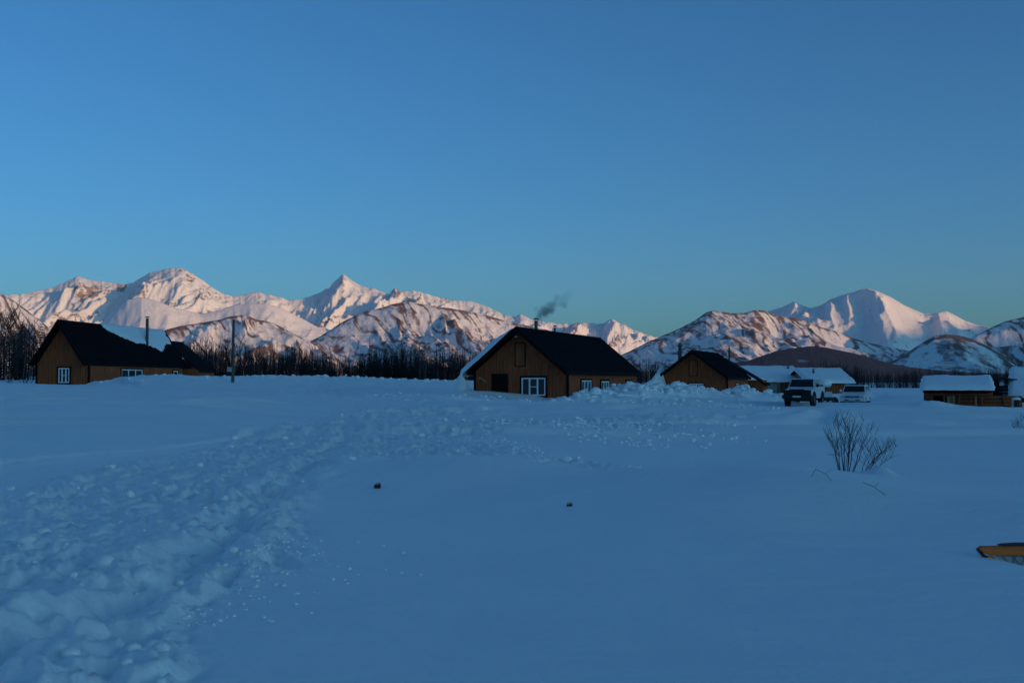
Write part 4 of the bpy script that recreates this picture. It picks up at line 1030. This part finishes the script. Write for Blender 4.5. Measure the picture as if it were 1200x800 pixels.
def vehicle(label, cat, name, loc, rz, pickup=True):
    t = thing(name, label, cat, loc, rz)
    paint = M['body_white'] if pickup else M['body_silver']
    Wd = .82 if pickup else .86; Ln = 4.9 if pickup else 4.6
    lift = .50 if pickup else .34          # underside height
    r = .41 if pickup else .35
    yf, yr = .92, Ln - 1.05               # axle positions from the front bumper
    zh, zbelt = lift + .56, lift + .66     # bonnet and belt heights
    def arch(yc, n=9): return [(yc + (r + .07) * math.cos(math.pi * i / n), max(lift, r + (r + .07) * math.sin(math.pi * i / n))) for i in range(n, -1, -1)]
    prof = [(0.05, lift)] + [(yc, z) for yc, z in arch(yf)] + arch(yr) + [(Ln - .02, lift + .05), (Ln, zbelt - .05)]
    if pickup: prof += [(Ln - .02, zbelt + .06), (3.0, zbelt + .06)]
    else: prof += [(Ln - .03, zbelt)]
    prof += [(1.25, zbelt), (1.15, zh + .04), (.25, zh - .04), (.06, zh - .14), (0, lift + .25)]
    b = MB(); b.prism(prof, 'x', -Wd, Wd)
    body = b.obj('body', paint, t, bevel=.035)
    # cabin
    y0, y1, y2, y3 = (1.20, 1.85, 2.95, 3.12) if pickup else (1.15, 1.80, 4.15, 4.52)
    zt = lift + (1.22 if pickup else 1.20); ti = .12; zc = zbelt - .01
    c = MB(); c.hexa([(-Wd + .02, y0, zc), (Wd - .02, y0, zc), (Wd - .02, y3, zc), (-Wd + .02, y3, zc), (-Wd + ti, y1, zt), (Wd - ti, y1, zt), (Wd - ti, y2, zt), (-Wd + ti, y2, zt)])
    cab = c.obj('cab', paint, t, bevel=.05)
    # windscreen, side and rear glass a little proud of the cab
    def quad_glass(p, nrm, name):
        g_ = MB(); n_ = Vector(nrm).normalized() * .008
        q = [Vector(v) for v in p]; g_.add([v + n_ for v in q] + [v - n_ * 2 for v in q], [(0, 1, 2, 3), (7, 6, 5, 4), (0, 4, 5, 1), (1, 5, 6, 2), (2, 6, 7, 3), (3, 7, 4, 0)])
        return g_.obj(name, M['car_glass'], t)
    def lerp(a, b, k): return a + (b - a) * k
    f0, f1 = .10, .88
    quad_glass([(-lerp(Wd - .02, Wd - ti, f0) + .07, lerp(y0, y1, f0), lerp(zc, zt, f0)), (lerp(Wd - .02, Wd - ti, f0) - .07, lerp(y0, y1, f0), lerp(zc, zt, f0)),
                (lerp(Wd - .02, Wd - ti, f1) - .07, lerp(y0, y1, f1), lerp(zc, zt, f1)), (-lerp(Wd - .02, Wd - ti, f1) + .07, lerp(y0, y1, f1), lerp(zc, zt, f1))], (0, -(zt - zc), (y1 - y0)), 'windscreen')
    spans = [(.32, .50), (.54, .93)] if pickup else [(.16, .40), (.43, .68), (.71, .95)]
    for sx in (-1, 1):
        for a, b_ in ([(.06, .48), (.52, .94)] if pickup else [(.05, .34), (.37, .66), (.69, .95)]):
            def yp_(k, f): return lerp(lerp(y0, y3, k), lerp(y1, y2, k), f)
            g0, g1 = .14, .86
            quad_glass([(sx * lerp(Wd - .02, Wd - ti, g0), yp_(a, g0), lerp(zc, zt, g0)), (sx * lerp(Wd - .02, Wd - ti, g0), yp_(b_, g0), lerp(zc, zt, g0)),
                        (sx * lerp(Wd - .02, Wd - ti, g1), yp_(b_, g1), lerp(zc, zt, g1)), (sx * lerp(Wd - .02, Wd - ti, g1), yp_(a, g1), lerp(zc, zt, g1))], (sx * (zt - zc), 0, .1), 'side_window')
        m_ = MB(); m_.box(min(sx * (Wd + .02), sx * (Wd + .20)), max(sx * (Wd + .02), sx * (Wd + .20)), y0 + .28, y0 + .36, zbelt + .03, zbelt + .22); m_.obj('mirror', M['black_plastic'] if pickup else paint, t, bevel=.02)
        for yc, hy in ((yf, 0), (yr, 0)): wheel(t, sx * (Wd - .13 + (.06 if pickup else 0)), yc, r, r, .27, sx)
        # wheel arch flares
        fl = MB(); 
        for yc in (yf, yr):
            pts = [(sx * (Wd + .02), yc + (r + .09) * math.cos(math.pi * i / 8), r + (r + .09) * math.sin(math.pi * i / 8)) for i in range(9)]
            fl.tube(pts, .045, 6)
        fl.obj('wheel_flare', M['black_plastic'] if pickup else paint, t)
        ds = MB(); ds.box(min(sx * (Wd + .002), sx * (Wd + .015)), max(sx * (Wd + .002), sx * (Wd + .015)), 1.45, 2.25, lift + .08, zbelt - .04); ds.obj('door', paint, t)
        dh = MB(); dh.box(min(sx * (Wd + .017), sx * (Wd + .04)), max(sx * (Wd + .017), sx * (Wd + .04)), 2.05, 2.2, zbelt - .14, zbelt - .10); dh.obj('door_handle', M['black_plastic'], t)
        hl = MB(); hx0, hx1 = (.52, .80); hl.hexa([(min(sx * hx0, sx * hx1), -.03, zh - .32), (max(sx * hx0, sx * hx1), -.03, zh - .32), (max(sx * hx0, sx * hx1), .1, zh - .32), (min(sx * hx0, sx * hx1), .1, zh - .32),
                                            (min(sx * hx0, sx * hx1), .02, zh - .15), (max(sx * hx0, sx * hx1), .02, zh - .15), (max(sx * hx0, sx * hx1), .12, zh - .15), (min(sx * hx0, sx * hx1), .12, zh - .15)])
        hl.obj('headlight', M['lamp_glass'], t, bevel=.015)
    gr = MB(); gr.box(*((-.80, .80, -.028, .06, lift + .2, zh - .045) if pickup else (-.50, .50, -.035, .06, zh - .33, zh - .14))); go = gr.obj('grille', M['black_plastic'], t, bevel=.01)
    for k in range(3):
        s = MB(); s.box(-.47, .47, -.048, -.036, zh - .31 + k * .06, zh - .285 + k * .06); s.obj('grille_bar', M['chrome'] if not pickup else M['black_plastic'], go)
    bp = MB()
    if pickup: bp.box(-.89, .89, -.20, .04, lift - .02, lift + .24)
    else: bp.box(-.90, .90, -.10, .04, lift + .02, lift + .26)
    bo = bp.obj('bumper', M['black_plastic'] if pickup else paint, t, bevel=.04)
    if not pickup:
        lo_ = MB(); lo_.box(-.55, .55, -.112, -.102, lift + .06, lift + .15); lo_.obj('lower_intake', M['black_plastic'], bo)
        va = MB(); va.box(-.86, .86, -.06, .3, lift - .10, lift + .018); va.obj('valance', M['black_plastic'], t)
        for sx in (-1, 1):
            rr = MB(); rr.tube([(sx * .66, 1.9, zt + .05), (sx * .66, 4.0, zt + .05)], .02, 6); rr.obj('roof_rail', M['chrome'], t)
    else:
        bb = MB()
        for xx in (-.42, .42): bb.tube([(xx, -.17, lift + .2), (xx, -.22, lift + .42), (xx, -.16, zh - .02)], .03, 8)
        bb.tube([(-.42, -.16, zh - .02), (.42, -.16, zh - .02)], .03, 8); bb.tube([(-.42, -.22, lift + .42), (.42, -.22, lift + .42)], .025, 8)
        bb.obj('bull_bar', M['black_plastic'], t)
        bed = MB(); bed.box(-Wd + .08, Wd - .08, 3.16, Ln - .08, zbelt + .061, zbelt + .16); bed.obj('bed_cover', M['black_plastic'], t)
        sk = MB(); sk.box(-.8, .8, .02, 1.4, lift - .16, lift - .003); sk.obj('skid_plate', M['black_plastic'], t)
        ax_ = MB(); ax_.tube([(-.75, yf, r), (.75, yf, r)], .06, 8); ax_.tube([(-.75, yr, r), (.75, yr, r)], .06, 8); ax_.obj('axle', M['black_plastic'], t)
    pt = MB(); pt.box(-.24, .24, -.215 if pickup else -.125, -.203 if pickup else -.114, lift + .08, lift + .18); pt.obj('number_plate', M['plate'], bo)
    tr = MB(); tr.box(-.7, .7, Ln - .01, Ln + .05, lift + .1, lift + .3); tr.obj('rear_bumper', M['black_plastic'], t)
    for sx in (-1, 1):
        wp = MB(); yb_, zb_ = lerp(y0, y1, .1), lerp(zc, zt, .1); wp.tube([(sx * .05, yb_ - .02, zb_), (sx * .5, lerp(y0, y1, .3) - .03, lerp(zc, zt, .3) + .02)], .012, 4); wp.obj('wiper', M['black_plastic'], t)
    return t
dv = 66.0; xv = (934 - 600) / F * dv
v1 = vehicle('white lifted pickup truck with black bumper and grille, parked nose toward the viewer', 'pickup truck', 'pickup_truck', (xv, dv, min(gz(xv, dv), zpx(477, dv) + .03)), -math.radians(25), True)
dv2 = 81.0; xv2 = (998 - 600) / F * dv2
v2 = vehicle('pale silver off-road car with roof rails parked right of the snowmobile', 'car', 'parked_car', (xv2, dv2, gz(xv2, dv2)), -math.radians(24), False)

# snowmobile between the two vehicles
ds_ = 78.0; xs_ = (969.5 - 600) / F * ds_
t = thing('snowmobile', 'dark snowmobile with a pale windshield parked between the pickup and the silver car', 'snowmobile', (xs_, ds_, gz(xs_, ds_)), -math.radians(20))
for sx in (-1, 1):
    s = MB(); s.hexa([(sx * .48 - .07, -.15, .02), (sx * .48 + .07, -.15, .02), (sx * .48 + .07, 1.0, .02), (sx * .48 - .07, 1.0, .02), (sx * .48 - .07, -.15, .05), (sx * .48 + .07, -.15, .05), (sx * .48 + .07, 1.0, .05), (sx * .48 - .07, 1.0, .05)])
    s.tube([(sx * .48, -.15, .04), (sx * .48, -.28, .10), (sx * .48, -.36, .20)], .05, 6)
    sk = s.obj('ski', M['black_plastic'], t)
    s = MB(); s.tube([(sx * .48, .4, .05), (sx * .38, .42, .30), (sx * .22, .6, .38)], .03, 6); s.obj('strut', M['chrome'], sk)
h = MB(); h.hexa([(-.42, .05, .22), (.42, .05, .22), (.42, 1.25, .22), (-.42, 1.25, .22), (-.30, .18, .52), (.30, .18, .52), (.28, 1.2, .80), (-.28, 1.2, .80)]); h.obj('hood', M['black_plastic'], t, bevel=.06)
h = MB(); h.box(-.26, -.10, .10, .16, .36, .46); h.box(.10, .26, .10, .16, .36, .46); h.obj('headlight', M['lamp_glass'], t)
h = MB(); h.hexa([(-.30, .80, .66), (.30, .80, .66), (.30, .83, .66), (-.30, .83, .66), (-.22, 1.10, 1.08), (.22, 1.10, 1.08), (.22, 1.13, 1.08), (-.22, 1.13, 1.08)]); h.obj('windshield', M['lamp_white'], t)
h = MB(); h.tube([(0, 1.1, .7), (0, 1.25, .95)], .03, 6); h.tube([(-.40, 1.32, .96), (-.2, 1.25, .97), (.2, 1.25, .97), (.40, 1.32, .96)], .02, 6); h.obj('handlebar', M['black_plastic'], t)
h = MB(); h.hexa([(-.18, 1.2, .45), (.18, 1.2, .45), (.18, 2.6, .45), (-.18, 2.6, .45), (-.15, 1.35, .78), (.15, 1.35, .78), (.15, 2.5, .82), (-.15, 2.5, .82)]); h.obj('seat', M['black_plastic'], t, bevel=.05)
h = MB(); h.prism([(.9, .06), (2.5, .06), (2.75, .22), (2.6, .42), (1.0, .42)], 'x', -.21, .21); h.obj('track', M['rubber'], t, bevel=.03)
# a covered sledge beside it
xq = (977 - 600) / F * 79.5
t = thing('sledge', 'low dark loaded sledge between the snowmobile and the silver car', 'sledge', (xq, 79.5, gz(xq, 79.5)), -.3)
for sx in (-1, 1):
    s = MB(); s.tube([(sx * .28, -.35, .22), (sx * .28, -.2, .06), (sx * .28, 1.5, .05)], .035, 6); s.obj('runner', M['black_plastic'], t)
s = MB()
for k_ in range(5): s.box(-.36, .36, -.1 + k_ * .33, .18 + k_ * .33, .16, .20)
s.obj('deck', M['dark_wood'], t)
ld = MB(); n_ = 12
for i in range(n_):
    a0, a1 = math.pi * i / n_, math.pi * (i + 1) / n_
    for (ya_, yb_) in ((0, .45), (.45, .9), (.9, 1.4)):
        k1 = 1 + .08 * math.sin(ya_ * 7); k2 = 1 + .08 * math.sin(yb_ * 7)
        ld.add([(.33 * k1 * math.cos(a0), ya_, .20 + .50 * k1 * math.sin(a0)), (.33 * k1 * math.cos(a1), ya_, .20 + .50 * k1 * math.sin(a1)), (.33 * k2 * math.cos(a1), yb_, .20 + .50 * k2 * math.sin(a1)), (.33 * k2 * math.cos(a0), yb_, .20 + .50 * k2 * math.sin(a0))], [(0, 1, 2, 3)])
ld.add([(.33 * math.cos(math.pi * i / n_), -.001, .2 + .5 * math.sin(math.pi * i / n_)) for i in range(n_ + 1)], [tuple(range(n_ + 1))])
ld.obj('load', M['dark_wood'], t)

# ------------------------------------------------------------------ foreground shrubs
def shrub(label, name, x, y, stems, seed, scale=1.0, group=None):
    r = random.Random(seed); z0 = gz(x, y)
    t = thing(name, label, 'shrub', (x, y, z0), 0, group)
    for (bx, by, tx, tz, rad) in stems:
        p0 = Vector((bx, by, -.25)); p3 = Vector((tx, by + r.uniform(-.25, .25), tz))
        c = Vector((bx + (tx - bx) * .25 + r.uniform(-.02, .02), by, tz * .55))
        pts = []
        n = 9
        for i in range(n + 1):
            f = i / n; q = (1 - f) ** 2 * p0 + 2 * f * (1 - f) * c + f * f * p3
            pts.append(q + Vector((r.uniform(-.012, .012), r.uniform(-.012, .012), 0)) * (i > 0))
        rad = rad * .72
        mb = MB(); mb.tube(pts, [rad * (1 - .8 * i / n) for i in range(n + 1)], 6)
        st = mb.obj('stem', M['shrub'], t, smooth=True)
        tw = MB()
        for k in range(int(9 * scale)):
            f = r.uniform(.35, .97); i = min(int(f * n), n - 1); q = pts[i].lerp(pts[i + 1], f * n - i); sd = 1 if k % 2 else -1
            L = (.42 - .25 * f) * r.uniform(.6, 1.2) * scale
            d = Vector((sd * r.uniform(.25, .75), r.uniform(-.4, .4), 1)).normalized()
            q2 = q + d * L * .5; q3 = q2 + (d + Vector((r.uniform(-.1, .1), 0, .35))).normalized() * L * .5
            tw.tube([q, q2, q3], [rad * .38, rad * .28, rad * .16], 4, False)
            if r.random() < .6:
                d2 = (d + Vector((-sd * .6, r.uniform(-.3, .3), .1))).normalized(); tw.tube([q2, q2 + d2 * L * .35], [rad * .26, rad * .14], 4, False)
            tw.tube([q3, q3 + Vector((r.uniform(-.01, .01), 0, .02))], [rad * .30, rad * .05], 4, False)
        tw.obj('twigs', M['shrub'], st)
    return t
ys = 17.3; s_ = ys / F
S = lambda px, py: ((px - 998) * s_, (zpx(py, ys)))
xs0 = (998 - 600) * s_; zsh = gz(xs0, ys)
st = []
for (bpx, tpx, tpy, rr) in [(984, 970, 503, .013), (985, 977, 493, .012), (987, 984, 490, .014), (989, 991, 487, .015), (991, 997, 490, .014), (992, 1003, 488, .013), (993, 1010, 490, .013), (995, 1019, 497, .012), (996, 1024, 507, .011), (986, 973, 512, .010), (990, 1000, 500, .01),
                            (1001, 1028, 525, .013), (1003, 1040, 520, .013), (1004, 1051, 521, .012), (1003, 1034, 517, .011), (1006, 1045, 530, .010), (1002, 1018, 524, .010)]:
    st.append(((bpx - 998) * s_, random.uniform(-.08, .10) + (-.25 if bpx > 1000 else 0), (tpx - 998) * s_, zpx(tpy, ys) - zsh, rr))
sh = shrub('leafless willow shrub poking out of the snow, right foreground', 'willow_shrub', xs0, ys, st, 4)
# arching twigs lying at its foot
def twig(label, pts, r=.0035):
    mb = MB(); P = [Vector(p) for p in pts]; mb.tube(P, [r, r * .9, r * .8, r * .6][:len(P)], 5)
    q = P[len(P) // 2]; mb.tube([q, q + Vector((.05, 0, .05))], [r * .6, r * .3], 4)
    tag(mb.obj('twig', M['shrub']), label, 'twig')
def W3(px, py, d): return ((px - 600) / F * d, d, zpx(py, d))
def G3(px, py):      # snow surface point seen at a picture position
    lo, hi = 4.0, 60.0
    dd = np.linspace(lo, hi, 2400); zz = ground_z((px - 600) / F * dd, dd, True); rows = HZ - (zz - CZ) / dd * F
    i = int(np.argmax(rows <= py)) if np.any(rows <= py) else -1
    return (px - 600) / F * dd[i], dd[i], float(zz[i])
a, b, c, d4 = G3(949, 558), G3(973, 563), None, None
twig('thin twig arching over the snow left of the willow shrub', [a, (a[0] * .7 + b[0] * .3, a[1], a[2] + .09), (a[0] * .35 + b[0] * .65, b[1], b[2] + .08), b])
a, b = G3(1010, 570), G3(1036, 581)
twig('dark twig lying half buried right of the willow shrub', [(a[0], a[1], a[2] + .05), ((a[0] + b[0]) / 2, (a[1] + b[1]) / 2, (a[2] + b[2]) / 2 + .05), (b[0], b[1], b[2] + .005)])
a = G3(985, 541)
twig('short twig sticking out sideways at the willow shrub foot', [(a[0], a[1], a[2] + .12), (a[0] - .12, a[1], a[2] + .14), (a[0] - .28, a[1], a[2] + .15)], .005)
# second shrub at the frame edge
yb = 33.; xb = (1190 - 600) / F * yb; zz = gz(xb, yb); st = []
for (bp_, tp_, ty_) in [(1188, 1187, 492), (1189, 1192, 489), (1190, 1199, 487), (1192, 1205, 490), (1193, 1212, 496), (1190, 1184, 499)]:
    st.append(((bp_ - 1190) / F * yb, random.uniform(-.1, .1), (tp_ - 1190) / F * yb, max(.25, zpx(ty_, yb) - zz), .012))
shrub('small bare shrub at the right edge of the snow field', 'willow_shrub', xb, yb, st, 14)
# small bushes by the left cabin
for px, lab in ((12, 'small leafless bush in the snow at the far left edge'), (33, 'small leafless bush just left of the left cabin wall')):
    yb = 76.; xb = (px - 600) / F * yb; st = []
    for k in range(9): st.append((random.uniform(-.3, .3), random.uniform(-.2, .2), random.uniform(-.8, .8), random.uniform(.5, 1.3), .016))
    shrub(lab, 'bush', xb, yb, st, 30 + px, 1.4)

# ------------------------------------------------------------------ stubs and the buried timber frame
def stub(label, px, py, w, h, seed):
    x, y, z = G3(px, py); r = random.Random(seed)
    t = thing('post_stub', label, 'post', (x, y, z - .02))
    m_ = MB(); m_.hexa([(-w, -w, -.2), (w, -w, -.2), (w, w, -.2), (-w, w, -.2), (-w * .95, -w, h * .8), (w, -w, h), (w * .9, w, h * 1.05), (-w, w, h * .85)]); m_.obj('post', M['dark_wood'], t, bevel=.006)
    m_ = MB(); m_.hexa([(-w * .9, -w * .95, h * .80), (w * .95, -w * .95, h + .002), (w * .85, w * .95, h * 1.05 + .002), (-w * .95, w * .95, h * .85 + .002), (-w * .7, -w * .7, h * .80 + .018), (w * .7, -w * .7, h + .016), (w * .7, w * .7, h * 1.05 + .016), (-w * .7, w * .7, h * .85 + .018)])
    m_.obj('frost', M['felt'], t)
stub('dark square post stub just above the snow, left of centre', 443, 571, .045, .075, 1)
stub('smaller dark post stub on the snow swell below the middle cabin', 667, 592, .032, .045, 2)

def frame():
    d = 9.9
    X0, Y0, Z0 = W3(1143, 641, d)
    t = thing('timber_frame', 'orange timber rail with slanted end over wire mesh, half buried at right edge', 'rail', (X0, Y0, Z0), -.06)
    s = d / F      # metres per picture pixel there
    top = MB(); top.prism([(0, 0), (.03, .018), (.12, .020), (.20, .024), (1.35, .040), (1.35, -.055), (.115, -.060), (.055, -.045)], 'y', 0, .055); top.obj('rail', M['orange_wood'], t, bevel=.006)
    e = MB(); e.prism([(-.004, -.002), (.055, -.052), (.115, -.115), (.100, -.122), (.055, -.085), (.0, -.022)], 'y', -.012, .050); e.obj('end_strip', M['dark_wood'], t)
    b = MB(); b.prism([(.075, -.067), (.148, -.069), (.148, -.125), (.105, -.118)], 'y', .002, .06); b.obj('end_block', M['yellow_wood'], t, bevel=.004)
    k = MB(); k.prism([(.19, .026), (.23, .036), (.34, .044), (1.35, .062), (1.35, .041), (.3, .028)], 'y', -.012, .09); k.obj('cap_strip', M['dark_wood'], t)
    bd = MB(); bd.hexa([(.155, .03, -.068), (1.35, .03, -.064), (1.35, .036, -.064), (.155, .036, -.068), (.155, .02, -.082), (1.35, .02, -.085), (1.35, .026, -.085), (.155, .026, -.082)])
    p = MB(); p.hexa([(.52, -.09, -.34), (1.35, -.12, -.50), (1.35, -.11, -.50), (.52, -.08, -.34), (.155, .035, -.062), (1.35, .035, -.058), (1.35, .045, -.058), (.155, .045, -.062)])
    p.obj('felt_panel', M['felt'], t)
    w = MB()
    for i in range(14):
        a = .22 + i * .085
        w.tube([(a, .028, -.062), (min(a + .16, 1.35), -.085, -.30)], .003, 4); w.tube([(a + .12, .028, -.062), (a - .04, -.085, -.30)], .003, 4)
    o = w.obj('wire_mesh', M['wire'], t); o['kind'] = 'stuff'
frame()

# ------------------------------------------------------------------ snow clods thrown about
def clods():
    bm = bmesh.new(); bmesh.ops.create_icosphere(bm, subdivisions=1, radius=1); bv = np.array([v.co[:] for v in bm.verts]); bf = np.array([[v.index for v in f.verts] for f in bm.faces]); bm.free()
    r = np.random.default_rng(5); pts = []
    def scatter(n, fn):
        for _ in range(n): pts.append(fn())
    poly = TRAMPLED
    # in the trampled belt: rejection sampling in world space
    c = 0
    while c < 320:
        y = math.exp(r.uniform(math.log(5.2), math.log(42))); x = r.uniform(-.62, .16) * y
        m_ = poly_mask(np.array([x / y * 30]), np.array([12 * math.log(y)]), TW_L, .9)[0]
        if r.random() < m_ * .8: pts.append((x, y, (.010 + .05 * r.random() ** 2.5) * (1 + y / 30))); c += 1
    for _ in range(190):       # spill at the right edge of the churned patch
        y = r.uniform(7.2, 11); x = -2.3 + r.exponential(.30); pts.append((x, y, r.uniform(.008, .022)))
    for (xa, ya, xb, yb, n, s, w) in [(-.9, 27, 3.2, 15.5, 170, .035, .7), (-2, 34, 5.5, 31, 260, .07, 1.6), (0, 33, 4, 27, 120, .05, 1.0), (-8, 62, 6, 54, 120, .10, 2), (2, 57, 14, 62, 160, .11, 2.4)]:
        for _ in range(n):
            f = r.random(); pts.append((xa + (xb - xa) * f + r.normal() * w * .5, ya + (yb - ya) * f + r.normal() * w, s * r.uniform(.4, 1.3)))
    for bk, w, rough in BANKS[:2]:
        for (p0, p1) in zip(bk[:-1], bk[1:]):
            n = int(math.hypot(p1[0] - p0[0], p1[1] - p0[1]) * (9 if rough > .8 else 2.2))
            for _ in range(n):
                f = r.random(); pts.append((p0[0] + (p1[0] - p0[0]) * f + r.normal() * .5, p0[1] + (p1[1] - p0[1]) * f + r.normal() * w * .55 - .5, r.uniform(.07, .30) * (1 if rough > .8 else .7)))
    pts = np.array(pts); z = ground_z(pts[:, 0], pts[:, 1])
    Vs, Fs = [], []
    for i, (x, y, s) in enumerate(pts):
        sc = np.array([s * r.uniform(.8, 1.4), s * r.uniform(.8, 1.4), s * r.uniform(.5, .9)])
        v = bv * (1 + r.normal(size=(len(bv), 1)) * .13) * sc
        a = r.uniform(0, 6.28); c_, s2 = math.cos(a), math.sin(a)
        v = np.stack([v[:, 0] * c_ - v[:, 1] * s2 + x, v[:, 0] * s2 + v[:, 1] * c_ + y, v[:, 2] + z[i] + s * .15], 1)
        Vs.append(v); Fs.append(bf + i * len(bv))
    o = npmesh('snow_clods', np.concatenate(Vs), np.concatenate(Fs), M['clod'], smooth=True)
    tag(o, 'loose lumps of snow scattered over the trampled tracks and banks', kind='stuff')
clods()

# ------------------------------------------------------------------ chimney smoke
def smoke():
    d = 67.5
    ch = c2.matrix_world if False else None
    blobs = [(632.3, 375.5, 2.6, 1.0), (632.5, 372, 3.2, .9), (633, 368, 5.0, .9), (638, 364, 6.0, .95), (644, 361, 6.0, .85), (640, 369, 4.0, .7), (650, 356, 5.0, .55), (646, 363, 5.0, .6), (653, 349, 5.0, .35), (659, 356, 5.0, .45), (663, 358, 3.5, .45), (662, 349, 6.0, .14), (668, 344, 7.0, .08), (628, 362, 3.5, .35)]
    P = [W3(a, b, d) for a, b, _, _ in blobs]
    lo = Vector((min(p[0] for p in P) - .6, d - .9, min(p[2] for p in P) - .25)); hi = Vector((max(p[0] for p in P) + .6, d + .9, max(p[2] for p in P) + .6))
    mb = MB(); mb.box(lo.x, hi.x, lo.y, hi.y, lo.z, hi.z)
    m = bpy.data.materials.new('smoke'); m.use_nodes = True; N, L = m.node_tree.nodes, m.node_tree.links
    for n_ in list(N): N.remove(n_)
    out = N.new('ShaderNodeOutputMaterial'); pv = N.new('ShaderNodeVolumePrincipled'); pv.inputs['Color'].default_value = (.62, .68, .80, 1)
    ge = N.new('ShaderNodeNewGeometry'); nz = N.new('ShaderNodeTexNoise'); nz.inputs['Scale'].default_value = 2.6; nz.inputs['Detail'].default_value = 5
    L.new(ge.outputs['Position'], nz.inputs['Vector'])
    sub = N.new('ShaderNodeVectorMath'); sub.operation = 'SUBTRACT'; sub.inputs[1].default_value = (.5, .5, .5); L.new(nz.outputs['Color'], sub.inputs[0])
    mad = N.new('ShaderNodeVectorMath'); mad.operation = 'MULTIPLY_ADD'; mad.inputs[1].default_value = (.5, .5, .5); L.new(sub.outputs[0], mad.inputs[0]); L.new(ge.outputs['Position'], mad.inputs[2])
    last = None
    for p, (_, _, r, k) in zip(P, blobs):
        ds = N.new('ShaderNodeVectorMath'); ds.operation = 'DISTANCE'; ds.inputs[1].default_value = p; L.new(mad.outputs[0], ds.inputs[0])
        mr = N.new('ShaderNodeMapRange'); mr.interpolation_type = 'SMOOTHSTEP'; mr.inputs['From Min'].default_value = r / F * d * 1.45; mr.inputs['From Max'].default_value = 0
        mr.inputs['To Min'].default_value = 0; mr.inputs['To Max'].default_value = k * 2.8; L.new(ds.outputs['Value'], mr.inputs['Value'])
        if last is None: last = mr.outputs[0]
        else:
            ad = N.new('ShaderNodeMath'); ad.operation = 'ADD'; L.new(last, ad.inputs[0]); L.new(mr.outputs[0], ad.inputs[1]); last = ad.outputs[0]
    L.new(last, pv.inputs['Density']); L.new(pv.outputs[0], out.inputs['Volume'])
    tag(mb.obj('chimney_smoke', m), 'small puff of blue-grey smoke drifting right from the middle cabin chimney', kind='stuff')
smoke()

# ------------------------------------------------------------------ thin evening haze filling the valley
def haze():
    mb = MB(); mb.box(-21500, 21500, -21500, 21500, -90, 1990)
    m = bpy.data.materials.new('haze_air'); m.use_nodes = True; N, L = m.node_tree.nodes, m.node_tree.links
    for n_ in list(N): N.remove(n_)
    out = N.new('ShaderNodeOutputMaterial'); pv = N.new('ShaderNodeVolumePrincipled')
    pv.inputs['Color'].default_value = (.92, .94, .97, 1); pv.inputs['Density'].default_value = 1.0e-5
    L.new(pv.outputs[0], out.inputs['Volume'])
    tag(mb.obj('haze', m), 'thin pale evening haze softening the far mountains', kind='stuff')
haze()
